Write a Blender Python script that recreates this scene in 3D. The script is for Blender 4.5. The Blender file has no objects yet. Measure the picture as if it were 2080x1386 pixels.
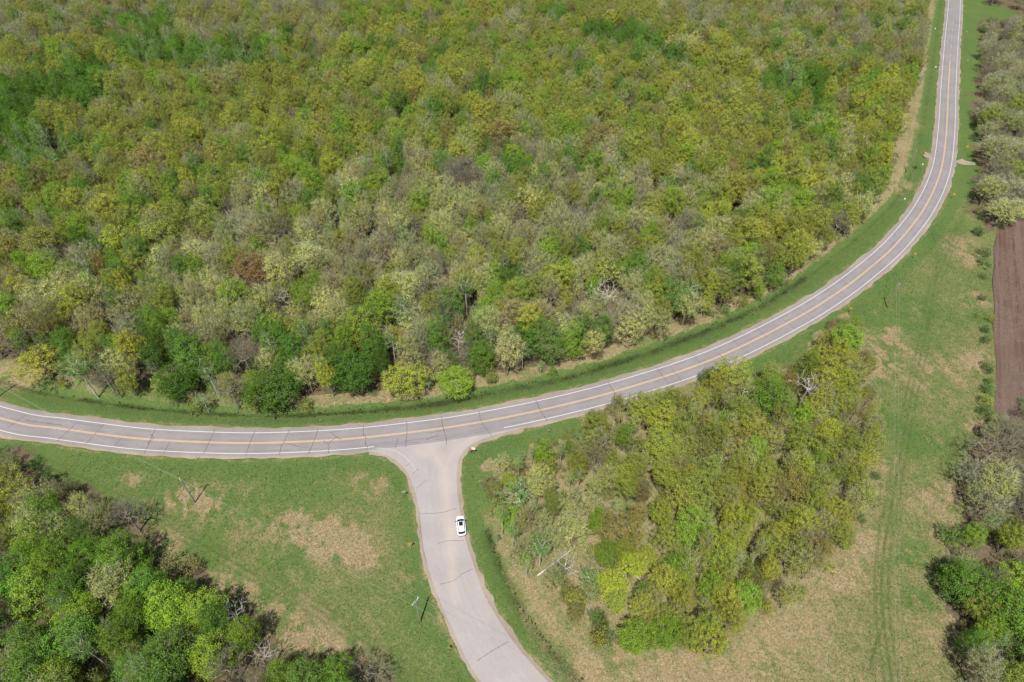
import bpy, math, random
import numpy as np
R_ = math.radians
SC = bpy.context.scene
COL = SC.collection

# ------------------------------------------------------------------ camera, sky, sun, exposure
F = 1320.0; NAD = 1995.0; CX, CY = 1040.0, 693.0; H = 128.0
PIT = math.atan(F / (NAD - CY)); SP, CP = math.sin(PIT), math.cos(PIT)
cam = bpy.data.objects.new('camera', bpy.data.cameras.new('camera'))
COL.objects.link(cam); SC.camera = cam
cam.location = (0, 0, H)
cam.rotation_euler = (math.pi / 2 - PIT, 0, 0)
cam.data.sensor_fit = 'HORIZONTAL'; cam.data.sensor_width = 36; cam.data.lens = 36 * F / 2080
cam.data.clip_start = 1; cam.data.clip_end = 6000
SC.render.resolution_x = 1024; SC.render.resolution_y = 682

SUN_EL, SUN_AZ = 63.0, 14.0          # shadows fall 12 degrees clockwise of +Y
to_sun = (-math.sin(R_(SUN_AZ)) * math.cos(R_(SUN_EL)), -math.cos(R_(SUN_AZ)) * math.cos(R_(SUN_EL)), math.sin(R_(SUN_EL)))
W = bpy.data.worlds.new('World'); SC.world = W; W.use_nodes = True
nt = W.node_tree; bg = nt.nodes['Background']
sky = nt.nodes.new('ShaderNodeTexSky'); sky.sky_type = 'NISHITA'; sky.sun_disc = False
sky.sun_elevation = R_(SUN_EL); sky.sun_rotation = math.atan2(to_sun[0], to_sun[1])
nt.links.new(sky.outputs[0], bg.inputs[0]); bg.inputs[1].default_value = 0.06
sd = bpy.data.lights.new('sun', 'SUN'); sd.energy = 4.9; sd.angle = R_(0.5); sd.color = (1.0, 0.955, 0.89)
so = bpy.data.objects.new('sun', sd); COL.objects.link(so)
from mathutils import Vector, Matrix
so.rotation_euler = Vector(to_sun).to_track_quat('Z', 'Y').to_euler()
SC.view_settings.view_transform = 'Standard'; SC.view_settings.look = 'None'
SC.view_settings.exposure = 0.42; SC.view_settings.gamma = 1
try: SC.view_settings.use_curve_mapping = False
except Exception: pass
SC.cycles.max_bounces = 5; SC.cycles.diffuse_bounces = 2; SC.cycles.transmission_bounces = 3; SC.cycles.transparent_max_bounces = 4
SC.cycles.glossy_bounces = 2

# ------------------------------------------------------------------ mapping helpers
def G(px, py, z=0.0):
    """ground point (height z) that the photograph shows at 2080x1386 pixel px,py"""
    x = np.asarray(px, float) - CX; y = np.asarray(py, float) - CY
    D = F * SP + y * CP; t = (H - z)
    return np.stack([t * x / D, t * (F * CP - y * SP) / D], -1)
def PROJ(X, Y, Z):
    dz = Z - H; dep = Y * CP - dz * SP; up = Y * SP + dz * CP
    return CX + F * X / dep, CY - F * up / dep, dep
def gl(pts, z=0.0):
    a = np.array(pts, float); return G(a[:, 0], a[:, 1], z)
def inpoly(x, y, poly):
    x = np.asarray(x); y = np.asarray(y); r = np.zeros(x.shape, bool); n = len(poly)
    for i in range(n):
        x0, y0 = poly[i]; x1, y1 = poly[(i + 1) % n]
        if y0 == y1: continue
        c = ((y0 > y) != (y1 > y)) & (x < (x1 - x0) * (y - y0) / (y1 - y0) + x0)
        r ^= c
    return r
def dist_line(X, Y, line, signed=False):
    best = np.full(X.shape, 1e9); side = np.zeros(X.shape)
    for (ax, ay), (bx, by) in zip(line[:-1], line[1:]):
        dx, dy = bx - ax, by - ay; L2 = dx * dx + dy * dy + 1e-9
        t = np.clip(((X - ax) * dx + (Y - ay) * dy) / L2, 0, 1)
        d = np.hypot(X - ax - t * dx, Y - ay - t * dy); m = d < best
        best = np.where(m, d, best)
        if signed: side = np.where(m, np.sign(dx * (Y - ay) - dy * (X - ax)), side)
    return (best, side) if signed else best
def smooth(pts, step=1.0, it=2):
    """Catmull-Rom through the points, then evenly resampled"""
    p = np.asarray(pts, float); P = np.vstack([2 * p[0] - p[1], p, 2 * p[-1] - p[-2]]); out = []
    for i in range(1, len(P) - 2):
        a, b, c, d = P[i - 1], P[i], P[i + 1], P[i + 2]
        for t in np.linspace(0, 1, 12, endpoint=False):
            out.append(.5 * (2 * b + (c - a) * t + (2 * a - 5 * b + 4 * c - d) * t * t + (-a + 3 * b - 3 * c + d) * t ** 3))
    out.append(p[-1]); o = np.array(out)
    s = np.r_[0, np.cumsum(np.hypot(*(o[1:] - o[:-1]).T))]
    n = max(2, int(s[-1] / step)); q = np.linspace(0, s[-1], n)
    o = np.stack([np.interp(q, s, o[:, 0]), np.interp(q, s, o[:, 1])], -1)
    for _ in range(it):
        o[1:-1] = .25 * o[:-2] + .5 * o[1:-1] + .25 * o[2:]
    return o
def normals(l):
    t = np.gradient(l, axis=0); t /= np.linalg.norm(t, axis=1)[:, None] + 1e-9
    return np.stack([-t[:, 1], t[:, 0]], -1)
def vnoise(x, y, seed=0):
    xi = np.floor(x).astype(np.int64); yi = np.floor(y).astype(np.int64); xf = x - xi; yf = y - yi
    def h(a, b):
        n = (a * 374761393 + b * 668265263 + seed * 974711) & 0x7fffffff
        n = ((n ^ (n >> 13)) * 1274126177) & 0x7fffffff
        return ((n ^ (n >> 16)) & 0xffff) / 65535.0
    u = xf * xf * (3 - 2 * xf); v = yf * yf * (3 - 2 * yf)
    return (h(xi, yi) * (1 - u) + h(xi + 1, yi) * u) * (1 - v) + (h(xi, yi + 1) * (1 - u) + h(xi + 1, yi + 1) * u) * v
def fbm(x, y, seed=0, o=4):
    s = 0; a = .5; t = 0
    for k in range(o):
        s = s + a * vnoise(x * 2 ** k + 17 * k, y * 2 ** k - 9 * k, seed + k); t += a; a *= .55
    return s / t

# ------------------------------------------------------------------ mesh and object helpers
class MB:
    def __init__(s): s.v = []; s.f = []; s.m = []; s.n = 0
    def add(s, v, f, mi=0):
        v = [tuple(map(float, q)) for q in v]; s.v += v
        s.f += [tuple(int(i) + s.n for i in q) for q in f]; s.m += [mi] * len(f); s.n += len(v)
    def box(s, c, d, rz=0.0, mi=0, M=None):
        hx, hy, hz = d[0] / 2, d[1] / 2, d[2] / 2; v = []
        for z in (-hz, hz):
            for x, y in ((-hx, -hy), (hx, -hy), (hx, hy), (-hx, hy)):
                q = (x * math.cos(rz) - y * math.sin(rz), x * math.sin(rz) + y * math.cos(rz), z)
                if M is not None: q = M @ Vector(q)
                v.append((c[0] + q[0], c[1] + q[1], c[2] + q[2]))
        s.add(v, [(0, 3, 2, 1), (4, 5, 6, 7), (0, 1, 5, 4), (1, 2, 6, 5), (2, 3, 7, 6), (3, 0, 4, 7)], mi)
    def tube(s, path, rad, sides=6, mi=0, cap=True):
        p = np.asarray(path, float); n = len(p); rad = np.broadcast_to(rad, (n,))
        t = np.gradient(p, axis=0) if n > 2 else np.repeat((p[1] - p[0])[None], 2, 0)
        t = t / (np.linalg.norm(t, axis=1)[:, None] + 1e-9)
        up = np.where(np.abs(t[:, 2:3]) > .9, np.array([[1., 0, 0]]), np.array([[0, 0, 1.]]))
        a = np.cross(t, up); a /= np.linalg.norm(a, axis=1)[:, None] + 1e-9; b = np.cross(t, a)
        an = np.arange(sides) * 2 * math.pi / sides
        ring = p[:, None] + rad[:, None, None] * (np.cos(an)[None, :, None] * a[:, None] + np.sin(an)[None, :, None] * b[:, None])
        f = [(i * sides + k, i * sides + (k + 1) % sides, (i + 1) * sides + (k + 1) % sides, (i + 1) * sides + k) for i in range(n - 1) for k in range(sides)]
        if cap: f += [tuple(range(sides))[::-1], tuple((n - 1) * sides + k for k in range(sides))]
        s.add(ring.reshape(-1, 3), f, mi)
    def mesh(s, name, mats, smooth=False):
        me = bpy.data.meshes.new(name); me.from_pydata(s.v, [], s.f)
        for m in (mats if isinstance(mats, (list, tuple)) else [mats]): me.materials.append(m)
        if any(s.m): me.polygons.foreach_set('material_index', s.m)
        if smooth: me.polygons.foreach_set('use_smooth', [True] * len(s.f))
        me.update(); return me
def npmesh(name, V, Fq, mats, mi=None, smooth=False, attrs=None):
    """fast mesh from arrays; Fq is (n,k) with one k"""
    me = bpy.data.meshes.new(name); V = np.asarray(V, np.float32); Fq = np.asarray(Fq, np.int32); k = Fq.shape[1]
    me.vertices.add(len(V)); me.vertices.foreach_set('co', V.ravel())
    me.loops.add(Fq.size); me.loops.foreach_set('vertex_index', Fq.ravel())
    me.polygons.add(len(Fq)); me.polygons.foreach_set('loop_start', np.arange(0, Fq.size, k, dtype=np.int32))
    for m in (mats if isinstance(mats, (list, tuple)) else [mats]): me.materials.append(m)
    if mi is not None: me.polygons.foreach_set('material_index', np.asarray(mi, np.int32))
    if smooth: me.polygons.foreach_set('use_smooth', np.ones(len(Fq), bool))
    for an, av in (attrs or {}).items():
        av = np.asarray(av, np.float32)
        a = me.attributes.new(an, 'FLOAT' if av.ndim == 1 else 'FLOAT_COLOR', 'POINT')
        a.data.foreach_set('value' if av.ndim == 1 else 'color', av.ravel())
    me.update(calc_edges=True); me.validate(); return me
def link(name, me, parent=None):
    o = bpy.data.objects.new(name, me); COL.objects.link(o)
    if parent: o.parent = parent
    return o
def tag(o, label=None, cat=None, group=None, kind=None):
    if label: o['label'] = label
    if cat: o['category'] = cat
    if group: o['group'] = group
    if kind: o['kind'] = kind
    return o
def struct(name, me, label=None, cat=None):
    o = link(name, me); o['kind'] = 'structure'
    if label: o['label'] = label
    if cat: o['category'] = cat
    return o
def empty(name, loc, rz=0.0, label=None, cat=None, group=None):
    o = bpy.data.objects.new(name, None); COL.objects.link(o); o.location = loc; o.rotation_euler = (0, 0, rz)
    o.empty_display_size = .3
    return tag(o, label, cat, group)

# ------------------------------------------------------------------ materials
class NB:
    def __init__(s, name):
        s.m = bpy.data.materials.new(name); s.m.use_nodes = True; s.t = s.m.node_tree; s.t.nodes.clear()
        s.out = s.t.nodes.new('ShaderNodeOutputMaterial')
        s.tc = s.t.nodes.new('ShaderNodeTexCoord')
    def n(s, typ, ins=None, **kw):
        d = s.t.nodes.new(typ)
        for k, v in kw.items(): setattr(d, k, v)
        for k, v in (ins or {}).items():
            if isinstance(v, bpy.types.NodeSocket): s.t.links.new(v, d.inputs[k])
            else: d.inputs[k].default_value = v
        return d
    def noise(s, scale, detail=4, rough=.55, vec=None, dist=0.0):
        return s.n('ShaderNodeTexNoise', {'Vector': vec or s.tc.outputs['Object'], 'Scale': scale, 'Detail': detail, 'Roughness': rough, 'Distortion': dist}).outputs[0]
    def rng(s, v, a, b, c=0.0, d=1.0):
        return s.n('ShaderNodeMapRange', {0: v, 1: a, 2: b, 3: c, 4: d}).outputs[0]
    def math(s, op, a, b=0.0, clamp=False):
        return s.n('ShaderNodeMath', {0: a, 1: b}, operation=op, use_clamp=clamp).outputs[0]
    def mix(s, f, a, b, mode='MIX'):
        d = s.t.nodes.new('ShaderNodeMix'); d.data_type = 'RGBA'; d.blend_type = mode; d.clamp_factor = True
        for i, v in ((0, f), (6, a), (7, b)):
            if isinstance(v, bpy.types.NodeSocket): s.t.links.new(v, d.inputs[i])
            else: d.inputs[i].default_value = v if i == 0 else (tuple(v) + (1,))[:4]
        return d.outputs[2]
    def attr(s, name, typ='GEOMETRY', out='Fac'):
        return s.n('ShaderNodeAttribute', attribute_name=name, attribute_type=typ).outputs[out]
    def vec(s, sc, rot=0.0):
        return s.n('ShaderNodeMapping', {'Vector': s.tc.outputs['Object'], 'Rotation': (0, 0, rot), 'Scale': sc}).outputs[0]
    def finish(s, color, rough=.8, bump=None, bs=.3, spec=.3, metal=0.0, bd=.1, coat=0.0):
        b = s.n('ShaderNodeBsdfPrincipled', {'Roughness': rough, 'Metallic': metal, 'Specular IOR Level': spec, 'Coat Weight': coat})
        if isinstance(color, bpy.types.NodeSocket): s.t.links.new(color, b.inputs['Base Color'])
        else: b.inputs['Base Color'].default_value = tuple(color) + (1,)
        if bump is not None:
            bp = s.n('ShaderNodeBump', {'Height': bump, 'Strength': bs, 'Distance': bd}); s.t.links.new(bp.outputs[0], b.inputs['Normal'])
        s.t.links.new(b.outputs[0], s.out.inputs[0]); s.b = b; return s.m

def mat_plain(name, c, rough=.6, metal=0.0, var=.12, scale=3, spec=.4, coat=0.0):
    b = NB(name); n = b.noise(scale, 3); k = b.rng(n, .3, .7, 1 - var, 1 + var)
    c2 = b.mix(1.0, c, b.n('ShaderNodeCombineColor', {0: k, 1: k, 2: k}).outputs[0], 'MULTIPLY')
    return b.finish(c2, rough, spec=spec, metal=metal, coat=coat)

def mat_ground():
    b = NB('ground_turf')
    dry = b.attr('dry'); lit = b.attr('litter'); wet = b.attr('ditch'); trk = b.attr('track')
    n1 = b.noise(.09, 5, .6); n2 = b.noise(.55, 5, .65, dist=.8); n3 = b.noise(2.2, 4, .7, dist=1.0)
    v = b.vec((1.0, 3.2, 1), .5); n4 = b.noise(1.4, 6, .78, vec=v, dist=1.5)
    v2 = b.vec((3.5, 1.0, 1), .35); n5 = b.noise(1.1, 6, .75, vec=v2, dist=1.2)
    green = b.mix(b.rng(n1, .35, .65), (.044, .098, .021), (.082, .124, .027))
    green = b.mix(b.rng(n2, .42, .68), green, (.050, .115, .034))
    green = b.mix(b.rng(n3, .35, .8, 0, .8), green, (.155, .185, .062))
    tan = b.mix(b.rng(n3, .36, .62), (.11, .105, .042), (.42, .31, .20))
    tan = b.mix(b.rng(n2, .5, .7, 0, .6), tan, (.24, .16, .09))
    s = b.math('ADD', b.math('MULTIPLY', n4, 1.5), b.math('ADD', b.math('MULTIPLY', n5, 1.0), b.math('MULTIPLY', n2, 1.0)))   # mean about 1.05
    f = b.math('ADD', b.math('MULTIPLY', dry, 1.15), b.math('SUBTRACT', s, 1.75))
    f = b.rng(f, .22, .82)
    olive = b.mix(b.rng(n3, .38, .62), (.085, .110, .032), (.205, .195, .088))
    tan = b.mix(b.rng(n4, .42, .6, 0, .7), tan, (.185, .165, .075))
    lo = b.mix(b.rng(f, 0, .5), green, olive); col = b.mix(b.rng(f, .5, 1.0), lo, tan)
    litc = b.mix(b.rng(n3, .3, .7), (.055, .045, .026), (.20, .15, .095))
    litc = b.mix(b.rng(n2, .5, .66, 0, .8), litc, (.055, .08, .02))
    col = b.mix(b.rng(b.math('ADD', lit, b.math('MULTIPLY', n2, .5)), .55, .9), col, litc)
    wf = b.math('MULTIPLY', wet, b.rng(b.math('ADD', n4, b.math('MULTIPLY', n2, .4)), .45, .78, .45, 1.0))
    col = b.mix(wf, col, b.mix(b.rng(n3, .4, .6), (.008, .013, .005), (.036, .040, .016)))
    tf = b.math('MULTIPLY', trk, b.rng(n2, .3, .6, .5, 1.0))
    col = b.mix(tf, col, b.mix(b.rng(n3, .5, .66), (.040, .082, .018), (.12, .105, .045)))
    h = b.math('ADD', n3, b.math('ADD', b.math('MULTIPLY', n4, .8), n2))
    return b.finish(col, .9, bump=h, bs=.55, bd=.22, spec=.1)

def mat_road(name, c0, c1, stain, wear=None, sand=False):
    b = NB(name); n1 = b.noise(.12, 4); n2 = b.noise(1.2, 4); n3 = b.noise(14, 3, .7)
    c = b.mix(b.rng(n1, .35, .65), c0, c1)
    c = b.mix(b.rng(n2, .5, .75, 0, .5), c, stain)
    if wear:   # wheel paths follow the carriageway: lateral offset stored on the mesh
        u = b.attr('lat'); n6 = b.noise(.35, 3)
        w = b.math('ABSOLUTE', b.math('SUBTRACT', b.math('ABSOLUTE', u), 1.55))
        w = b.rng(b.math('ABSOLUTE', b.math('SUBTRACT', w, .8)), 0.0, .38, 1.0, 0.0)
        w = b.math('MULTIPLY', w, b.rng(n6, .4, .62, 0.0, .55)); c = b.mix(w, c, wear)
    if sand: c = b.mix(b.math('MULTIPLY', b.attr('sand'), b.rng(n2, .3, .7, .5, 1.0)), c, (.46, .375, .315))
    k = b.rng(n3, .2, .8, .86, 1.14)
    c = b.mix(1.0, c, b.n('ShaderNodeCombineColor', {0: k, 1: k, 2: k}).outputs[0], 'MULTIPLY')
    return b.finish(c, .85, bump=n3, bs=.15, bd=.02, spec=.2)

def mat_leaf(name, trans=.35, dull=.25, fixed=None):
    b = NB(name)
    tint = b.attr('tint', 'INSTANCER', 'Color') if fixed is None else None
    n = b.noise(1.1, 4, .75); n2 = b.noise(4.0, 2)
    base = tint if tint is not None else b.n('ShaderNodeRGB').outputs[0]
    if tint is None: base.default_value = tuple(fixed) + (1,)
    k = b.rng(n, .32, .68, .58, 1.42)
    c = b.mix(1.0, base, b.n('ShaderNodeCombineColor', {0: k, 1: k, 2: k}).outputs[0], 'MULTIPLY')
    c = b.mix(b.rng(n2, .45, .75, 0, dull), c, (.30, .25, .13))
    d = b.n('ShaderNodeBsdfDiffuse', {'Color': c}); t = b.n('ShaderNodeBsdfTranslucent', {'Color': c})
    g = b.n('ShaderNodeBsdfGlossy', {'Color': (1, 1, 1, 1), 'Roughness': .5})
    m = b.n('ShaderNodeMixShader', {0: trans, 1: d.outputs[0], 2: t.outputs[0]})
    m2 = b.n('ShaderNodeMixShader', {0: .004, 1: m.outputs[0], 2: g.outputs[0]})
    b.t.links.new(m2.outputs[0], b.out.inputs[0]); return b.m
def mat_bark(name, c0, c1):
    b = NB(name); n = b.noise(3, 4); n2 = b.noise(.8, 3)
    return b.finish(b.mix(b.rng(b.math('ADD', n, b.math('MULTIPLY', n2, .5)), .5, 1.0), c0, c1), .85, bump=n, bs=.4, bd=.03, spec=.2)
def mat_vcol(name, trans=.3):
    b = NB(name); c = b.attr('col', 'GEOMETRY', 'Color')
    d = b.n('ShaderNodeBsdfDiffuse', {'Color': c}); t = b.n('ShaderNodeBsdfTranslucent', {'Color': c})
    m = b.n('ShaderNodeMixShader', {0: trans, 1: d.outputs[0], 2: t.outputs[0]})
    b.t.links.new(m.outputs[0], b.out.inputs[0]); return b.m
def mat_paint(name, c, worn):
    b = NB(name); n = b.noise(1.6, 5, .7); n2 = b.noise(9, 3)
    f = b.rng(b.math('ADD', b.math('MULTIPLY', n, .7), b.math('MULTIPLY', n2, .3)), .5, .66)
    return b.finish(b.mix(b.math('MULTIPLY', f, worn), c, (.27, .25, .25)), .6, spec=.3)

M = dict(
    ground=mat_ground(),
    asphalt=mat_road('highway_asphalt', (.208, .192, .194), (.240, .222, .223), (.192, .177, .18), wear=(.158, .146, .149)),
    side=mat_road('side_road_asphalt', (.285, .262, .255), (.325, .298, .29), (.262, .24, .235), wear=(.345, .315, .305), sand=True),
    gravel=mat_road('shoulder_gravel', (.235, .190, .145), (.30, .25, .20), (.17, .155, .095)),
    white=mat_paint('white_paint', (.70, .69, .69), .35), yellow=mat_paint('yellow_paint', (.58, .39, .17), .45),
    faded=mat_paint('faded_white_paint', (.42, .39, .38), .6),
    tar=mat_plain('crack_sealant', (.06, .053, .056), .6), tar2=mat_plain('weathered_sealant', (.12, .105, .11), .7),
    bark=mat_bark('grey_brown_bark', (.16, .13, .105), (.30, .26, .22)), pale=mat_bark('pale_bark', (.34, .32, .28), (.62, .60, .55)),
    deadwood=mat_bark('bleached_deadwood', (.34, .31, .27), (.60, .57, .52)),
    leaf=mat_leaf('spring_leaves', .18, .08), twig=mat_plain('bare_twigs', (.17, .158, .105), .8, var=.25), twigpale=mat_plain('pale_twigs', (.36, .345, .245), .8, var=.2),
    vcol=mat_vcol('grass_blades'),
)

# ------------------------------------------------------------------ the photograph's lines, in its own pixels, turned into ground lines
yellow_px = [(0, 850), (100, 868), (200, 882), (269, 890.5), (345, 896), (430, 899.5), (500, 901), (560, 900), (640, 896.7), (700, 893), (760, 887.5), (830, 879.4), (900, 870.5), (978, 857.8), (1060, 842),
 (1097, 834), (1170, 817), (1247, 796.7), (1340, 768.5), (1400, 748.5), (1460.8, 725), (1540, 688), (1615, 648.5), (1649, 629), (1688, 604), (1730, 574.5), (1794, 522), (1827, 489), (1863, 445),
 (1880, 419), (1896, 388), (1907, 360), (1915, 329), (1920.6, 286), (1924, 239), (1926.3, 180), (1932, 90), (1936, 45), (1939, 0)]
yl = gl(yellow_px); e0 = yl[0] - (yl[1] - yl[0]) / np.linalg.norm(yl[1] - yl[0]) * 80 + np.array([0, 8.0])
dr = (yl[-1] - yl[-5]); dr /= np.linalg.norm(dr)
HW = smooth(np.vstack([[e0], yl, [yl[-1] + dr * 60, yl[-1] + dr * 300]]), 1.0, 12)
HN = normals(HW); HS = np.r_[0, np.cumsum(np.hypot(*(HW[1:] - HW[:-1]).T))]
LW = 3.02                     # lane width
def hw_near(p):
    return int(np.argmin(np.hypot(HW[:, 0] - p[0], HW[:, 1] - p[1])))
def strip(line, nrm, a, b, z0, z1, attrs=False, cols=None):
    """ribbon between offsets a..b (arrays or numbers) of a line"""
    n = len(line); cols = cols or [0, 1]; V = []; lat = []
    for c in cols:
        o = np.asarray(a) + (np.asarray(b) - np.asarray(a)) * c; z = z0 + (z1 - z0) * c
        xy = line + nrm * np.broadcast_to(o, (n,))[:, None]
        V.append(np.column_stack([xy, np.full(n, 1.0) * z])); lat.append(np.broadcast_to(o, (n,)))
    V = np.concatenate(V); i = np.arange(n - 1); Fq = []
    for c in range(len(cols) - 1):
        Fq.append(np.stack([c * n + i, c * n + i + 1, (c + 1) * n + i + 1, (c + 1) * n + i], -1))
    return V, np.concatenate(Fq), np.concatenate(lat)
def up(V, Fq):
    a, b, c = V[Fq[0, 0]], V[Fq[0, 1]], V[Fq[0, 2]]
    return Fq if np.cross(b - a, c - a)[2] > 0 else Fq[:, ::-1]
ZR = .12
V, Fq, lat = strip(HW, HN, -(LW + .85), LW + .85, ZR, ZR, cols=[0, .25, .5, .75, 1])
# lateral 0 = centre line; wheel paths at +-(.75 .. 2.35)
struct('highway', npmesh('highway', V, up(V, Fq), M['asphalt'], attrs={'lat': lat}), 'two lane asphalt highway curving between forest and grove')

# side road: between its left and right asphalt edges
sl_px = [(700, 905), (748, 917), (766.6, 921), (784, 925), (805, 936), (820, 949), (830, 963), (842, 994.7), (848, 1020), (852.6, 1047), (859.6, 1110), (875, 1170), (896, 1226), (924.5, 1289), (949, 1342), (977, 1386), (1020, 1450), (1080, 1530)]
sr_px = [(1120, 845), (1066, 868), (999.4, 886.5), (962, 900.8), (946, 913.8), (935, 926.7), (929.5, 942.6), (928, 964), (928, 987.7), (933, 1029.8), (945.5, 1096), (961, 1145.5), (980.6, 1201.6), (1008.7, 1254), (1047, 1310), (1089, 1359.5), (1114, 1386), (1180, 1450), (1275, 1530)]
SL = smooth(gl(sl_px), .5, 4); SR = smooth(gl(sr_px), .5, 4)
n = 240
def resamp(l, n): 
    s = np.r_[0, np.cumsum(np.hypot(*(l[1:] - l[:-1]).T))]; q = np.linspace(0, s[-1], n)
    return np.stack([np.interp(q, s, l[:, 0]), np.interp(q, s, l[:, 1])], -1)
SLr, SRr = resamp(SL, n), resamp(SR, n)
cols = np.linspace(0, 1, 17); V = np.concatenate([np.column_stack([SLr * (1 - c) + SRr * c, np.full(n, ZR - .008)]) for c in cols])
i = np.arange(n - 1); Fq = np.concatenate([np.stack([c * n + i, c * n + i + 1, (c + 1) * n + i + 1, (c + 1) * n + i], -1) for c in range(16)])
sdl = gl([(868, 905), (900, 950), (912, 1040), (918, 1160), (925, 1220)]); sdd = dist_line(V[:, 0], V[:, 1], sdl); sand = np.exp(-(sdd / 1.1) ** 2) * .45
sand = np.maximum(sand, .3 * np.exp(-(dist_line(V[:, 0], V[:, 1], gl([(850, 915), (905, 935), (960, 890)])) / 1.6) ** 2))
struct('side_road', npmesh('side_road', V, up(V, Fq), M['side'], attrs={'lat': np.repeat((cols - .5) * 11.0, 240), 'sand': sand}), 'pale side road meeting the highway at a flared junction')
SM = (SLr + SRr) / 2

# gravel shoulders with a ragged grass edge
rng = np.random.default_rng(5)
def ragged(n, amp, k=3):
    a = rng.normal(size=n); 
    for _ in range(k): a = np.convolve(a, [.25, .5, .25], 'same')
    return a / (a.std() + 1e-9) * amp
gmb = []
hj0, hj1 = hw_near(G(752, 920)), hw_near(G(1062, 872))
def addstrip(line, a, b, z0, z1):
    nr = normals(line); V, Fq, _ = strip(line, nr, a, b, z0, z1); gmb.append((V, up(V, Fq)))
n = len(HW)
addstrip(HW, LW + .8, LW + 1.6 + ragged(n, .16, 2), ZR - .016, -.01)        # north side
for a_, b_ in ((0, hj0 + 1), (hj1, n)):
    addstrip(HW[a_:b_], -(LW + .8), -(LW + 1.5) + ragged(b_ - a_, .16, 2), ZR - .016, -.01)
k0 = int(np.argmin(np.hypot(*(SL - G(752, 918)).T))); k1 = int(np.argmin(np.hypot(*(SR - G(1062, 869)).T)))
A = SL[k0:]; addstrip(A, .05, -(.85 + ragged(len(A), .16, 2)), ZR - .020, -.014)
A = SR[k1:]; addstrip(A, -.05, (1.05 + ragged(len(A), .2, 2)), ZR - .020, -.014)
# two small field entrances
for pts in ([(1891, 314), (1884, 317.5), (1876, 317.5)], [(1946, 326), (1955, 330), (1968, 332), (1982, 334)]):
    l = smooth(gl(pts), .6, 1); t = np.linspace(0, 1, len(l)); V, Fq, _ = strip(l, normals(l), -(2.6 - 1.7 * t), 2.6 - 1.7 * t, ZR - .03, .02); gmb.append((V, up(V, Fq)))
off = 0; VV = []; FF = []
for V, Fq in gmb: VV.append(V); FF.append(Fq + off); off += len(V)
struct('gravel_shoulder', npmesh('gravel_shoulder', np.concatenate(VV), np.concatenate(FF), M['gravel'], attrs={'lat': np.zeros(off)}), 'reddish gravel shoulders along both roads')

# painted lines
mk = MB(); ZP = ZR + .004
def paint(line, off, w, mi, a=0, b=None):
    l = line[a:b]; nr = normals(l); V, Fq, _ = strip(l, nr, off - w / 2, off + w / 2, ZP, ZP); Fq = up(V, Fq); mk.add(V, Fq, mi)
paint(HW, LW, .11, 0)
jw0, jw1 = hw_near(G(765, 911)), hw_near(G(1022, 871))
paint(HW, -LW, .11, 0, 0, jw0); paint(HW, -LW, .11, 0, jw1, None)
yd = hw_near(G(1929, 123))
paint(HW, .13, .13, 1, 0, yd); paint(HW, -.13, .13, 1, 0, yd)
k = yd + 6
while k < len(HW) - 4:
    paint(HW, 0, .13, 1, k, k + 4); k += 12
fl = smooth(gl([(765, 911.3), (778.7, 911.6), (794.6, 914.5), (809, 919.7), (823.5, 929.6), (836.4, 943), (845.8, 960)]), .4, 2)
paint(fl, 0, .13, 2)
struct('road_markings', mk.mesh('road_markings', [M['white'], M['yellow'], M['faded']]), 'white edge lines and yellow centre line of the highway')

# sealed cracks
ck = MB(); ZC = ZR + .008
def crack(p, w=.11, mi=0, world=False, j=.06, ww=None):
    l = np.asarray(p, float) if world else gl(p)
    l = smooth(l, .35, 0); l = l + rng.normal(size=l.shape) * j * .5
    if len(l) < 2: return
    wv = w * (.6 + .8 * rng.random(len(l))) / 2
    V, Fq, _ = strip(l, normals(l), -wv, wv, ZC, ZC); ck.add(V, up(V, Fq), mi)
Z4 = lambda pts: [(x / 2.971, 460 + y / 2.971) for x, y in pts]
Z1 = lambda pts: [(560 + x / 10.4, 840 + y / 10.4) for x, y in pts]
ZJ = lambda pts: [(760 + x / 6.933, 820 + y / 6.933) for x, y in pts]
ZK = lambda pts: [(1080 + x / 6.93, 700 + y / 6.93) for x, y in pts]
ZS = lambda pts: [(700 + x / 2.851, 900 + y / 2.851) for x, y in pts]
for p in ([(160, 1140), (50, 1215)], [(460, 1190), (345, 1300)], [(630, 1195), (510, 1325)], [(730, 1280), (690, 1330)], [(940, 1220), (870, 1375)], [(1030, 1300), (990, 1370)],
          [(1300, 1225), (1265, 1300), (1225, 1380)], [(1540, 1235), (1505, 1320), (1485, 1385)], [(905, 1255), (930, 1280), (895, 1305), (905, 1320)]): crack(Z4(p), .10)
for p in ([(295, 360), (170, 625), (120, 700), (80, 885)], [(900, 330), (800, 620), (690, 860)], [(1160, 405), (1290, 500), (1395, 560)], [(1290, 500), (1110, 650), (1130, 700), (1115, 850)],
          [(1010, 590), (1110, 650)], [(170, 630), (330, 660), (480, 710), (700, 720)], [(1860, 260), (1850, 440), (1900, 510), (1900, 670), (1940, 700), (1920, 790)]): crack(Z1(p), .10)
for p in ([(460, 255), (462, 420), (440, 610)], [(945, 180), (970, 340), (1015, 480), (1015, 590)], [(1475, 110), (1510, 260), (1600, 390), (1660, 470)], [(720, 520), (935, 425)], [(335, 500), (295, 635)]): crack(ZJ(p), .10)
for p in ([(0, 610), (300, 570), (640, 545)], [(860, 515), (1000, 490), (1250, 440), (1560, 395)]): crack(ZJ(p), .10, 1)
for p in ([(60, 790), (120, 930), (215, 1070)], [(1070, 535), (1160, 670), (1250, 785)], [(1750, 320), (1802, 390), (1900, 520)]): crack(ZK(p), .10)
crack([(52.5, 853.7), (70.7, 857.3), (91, 859.8), (127, 864.8)], .12)
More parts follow.
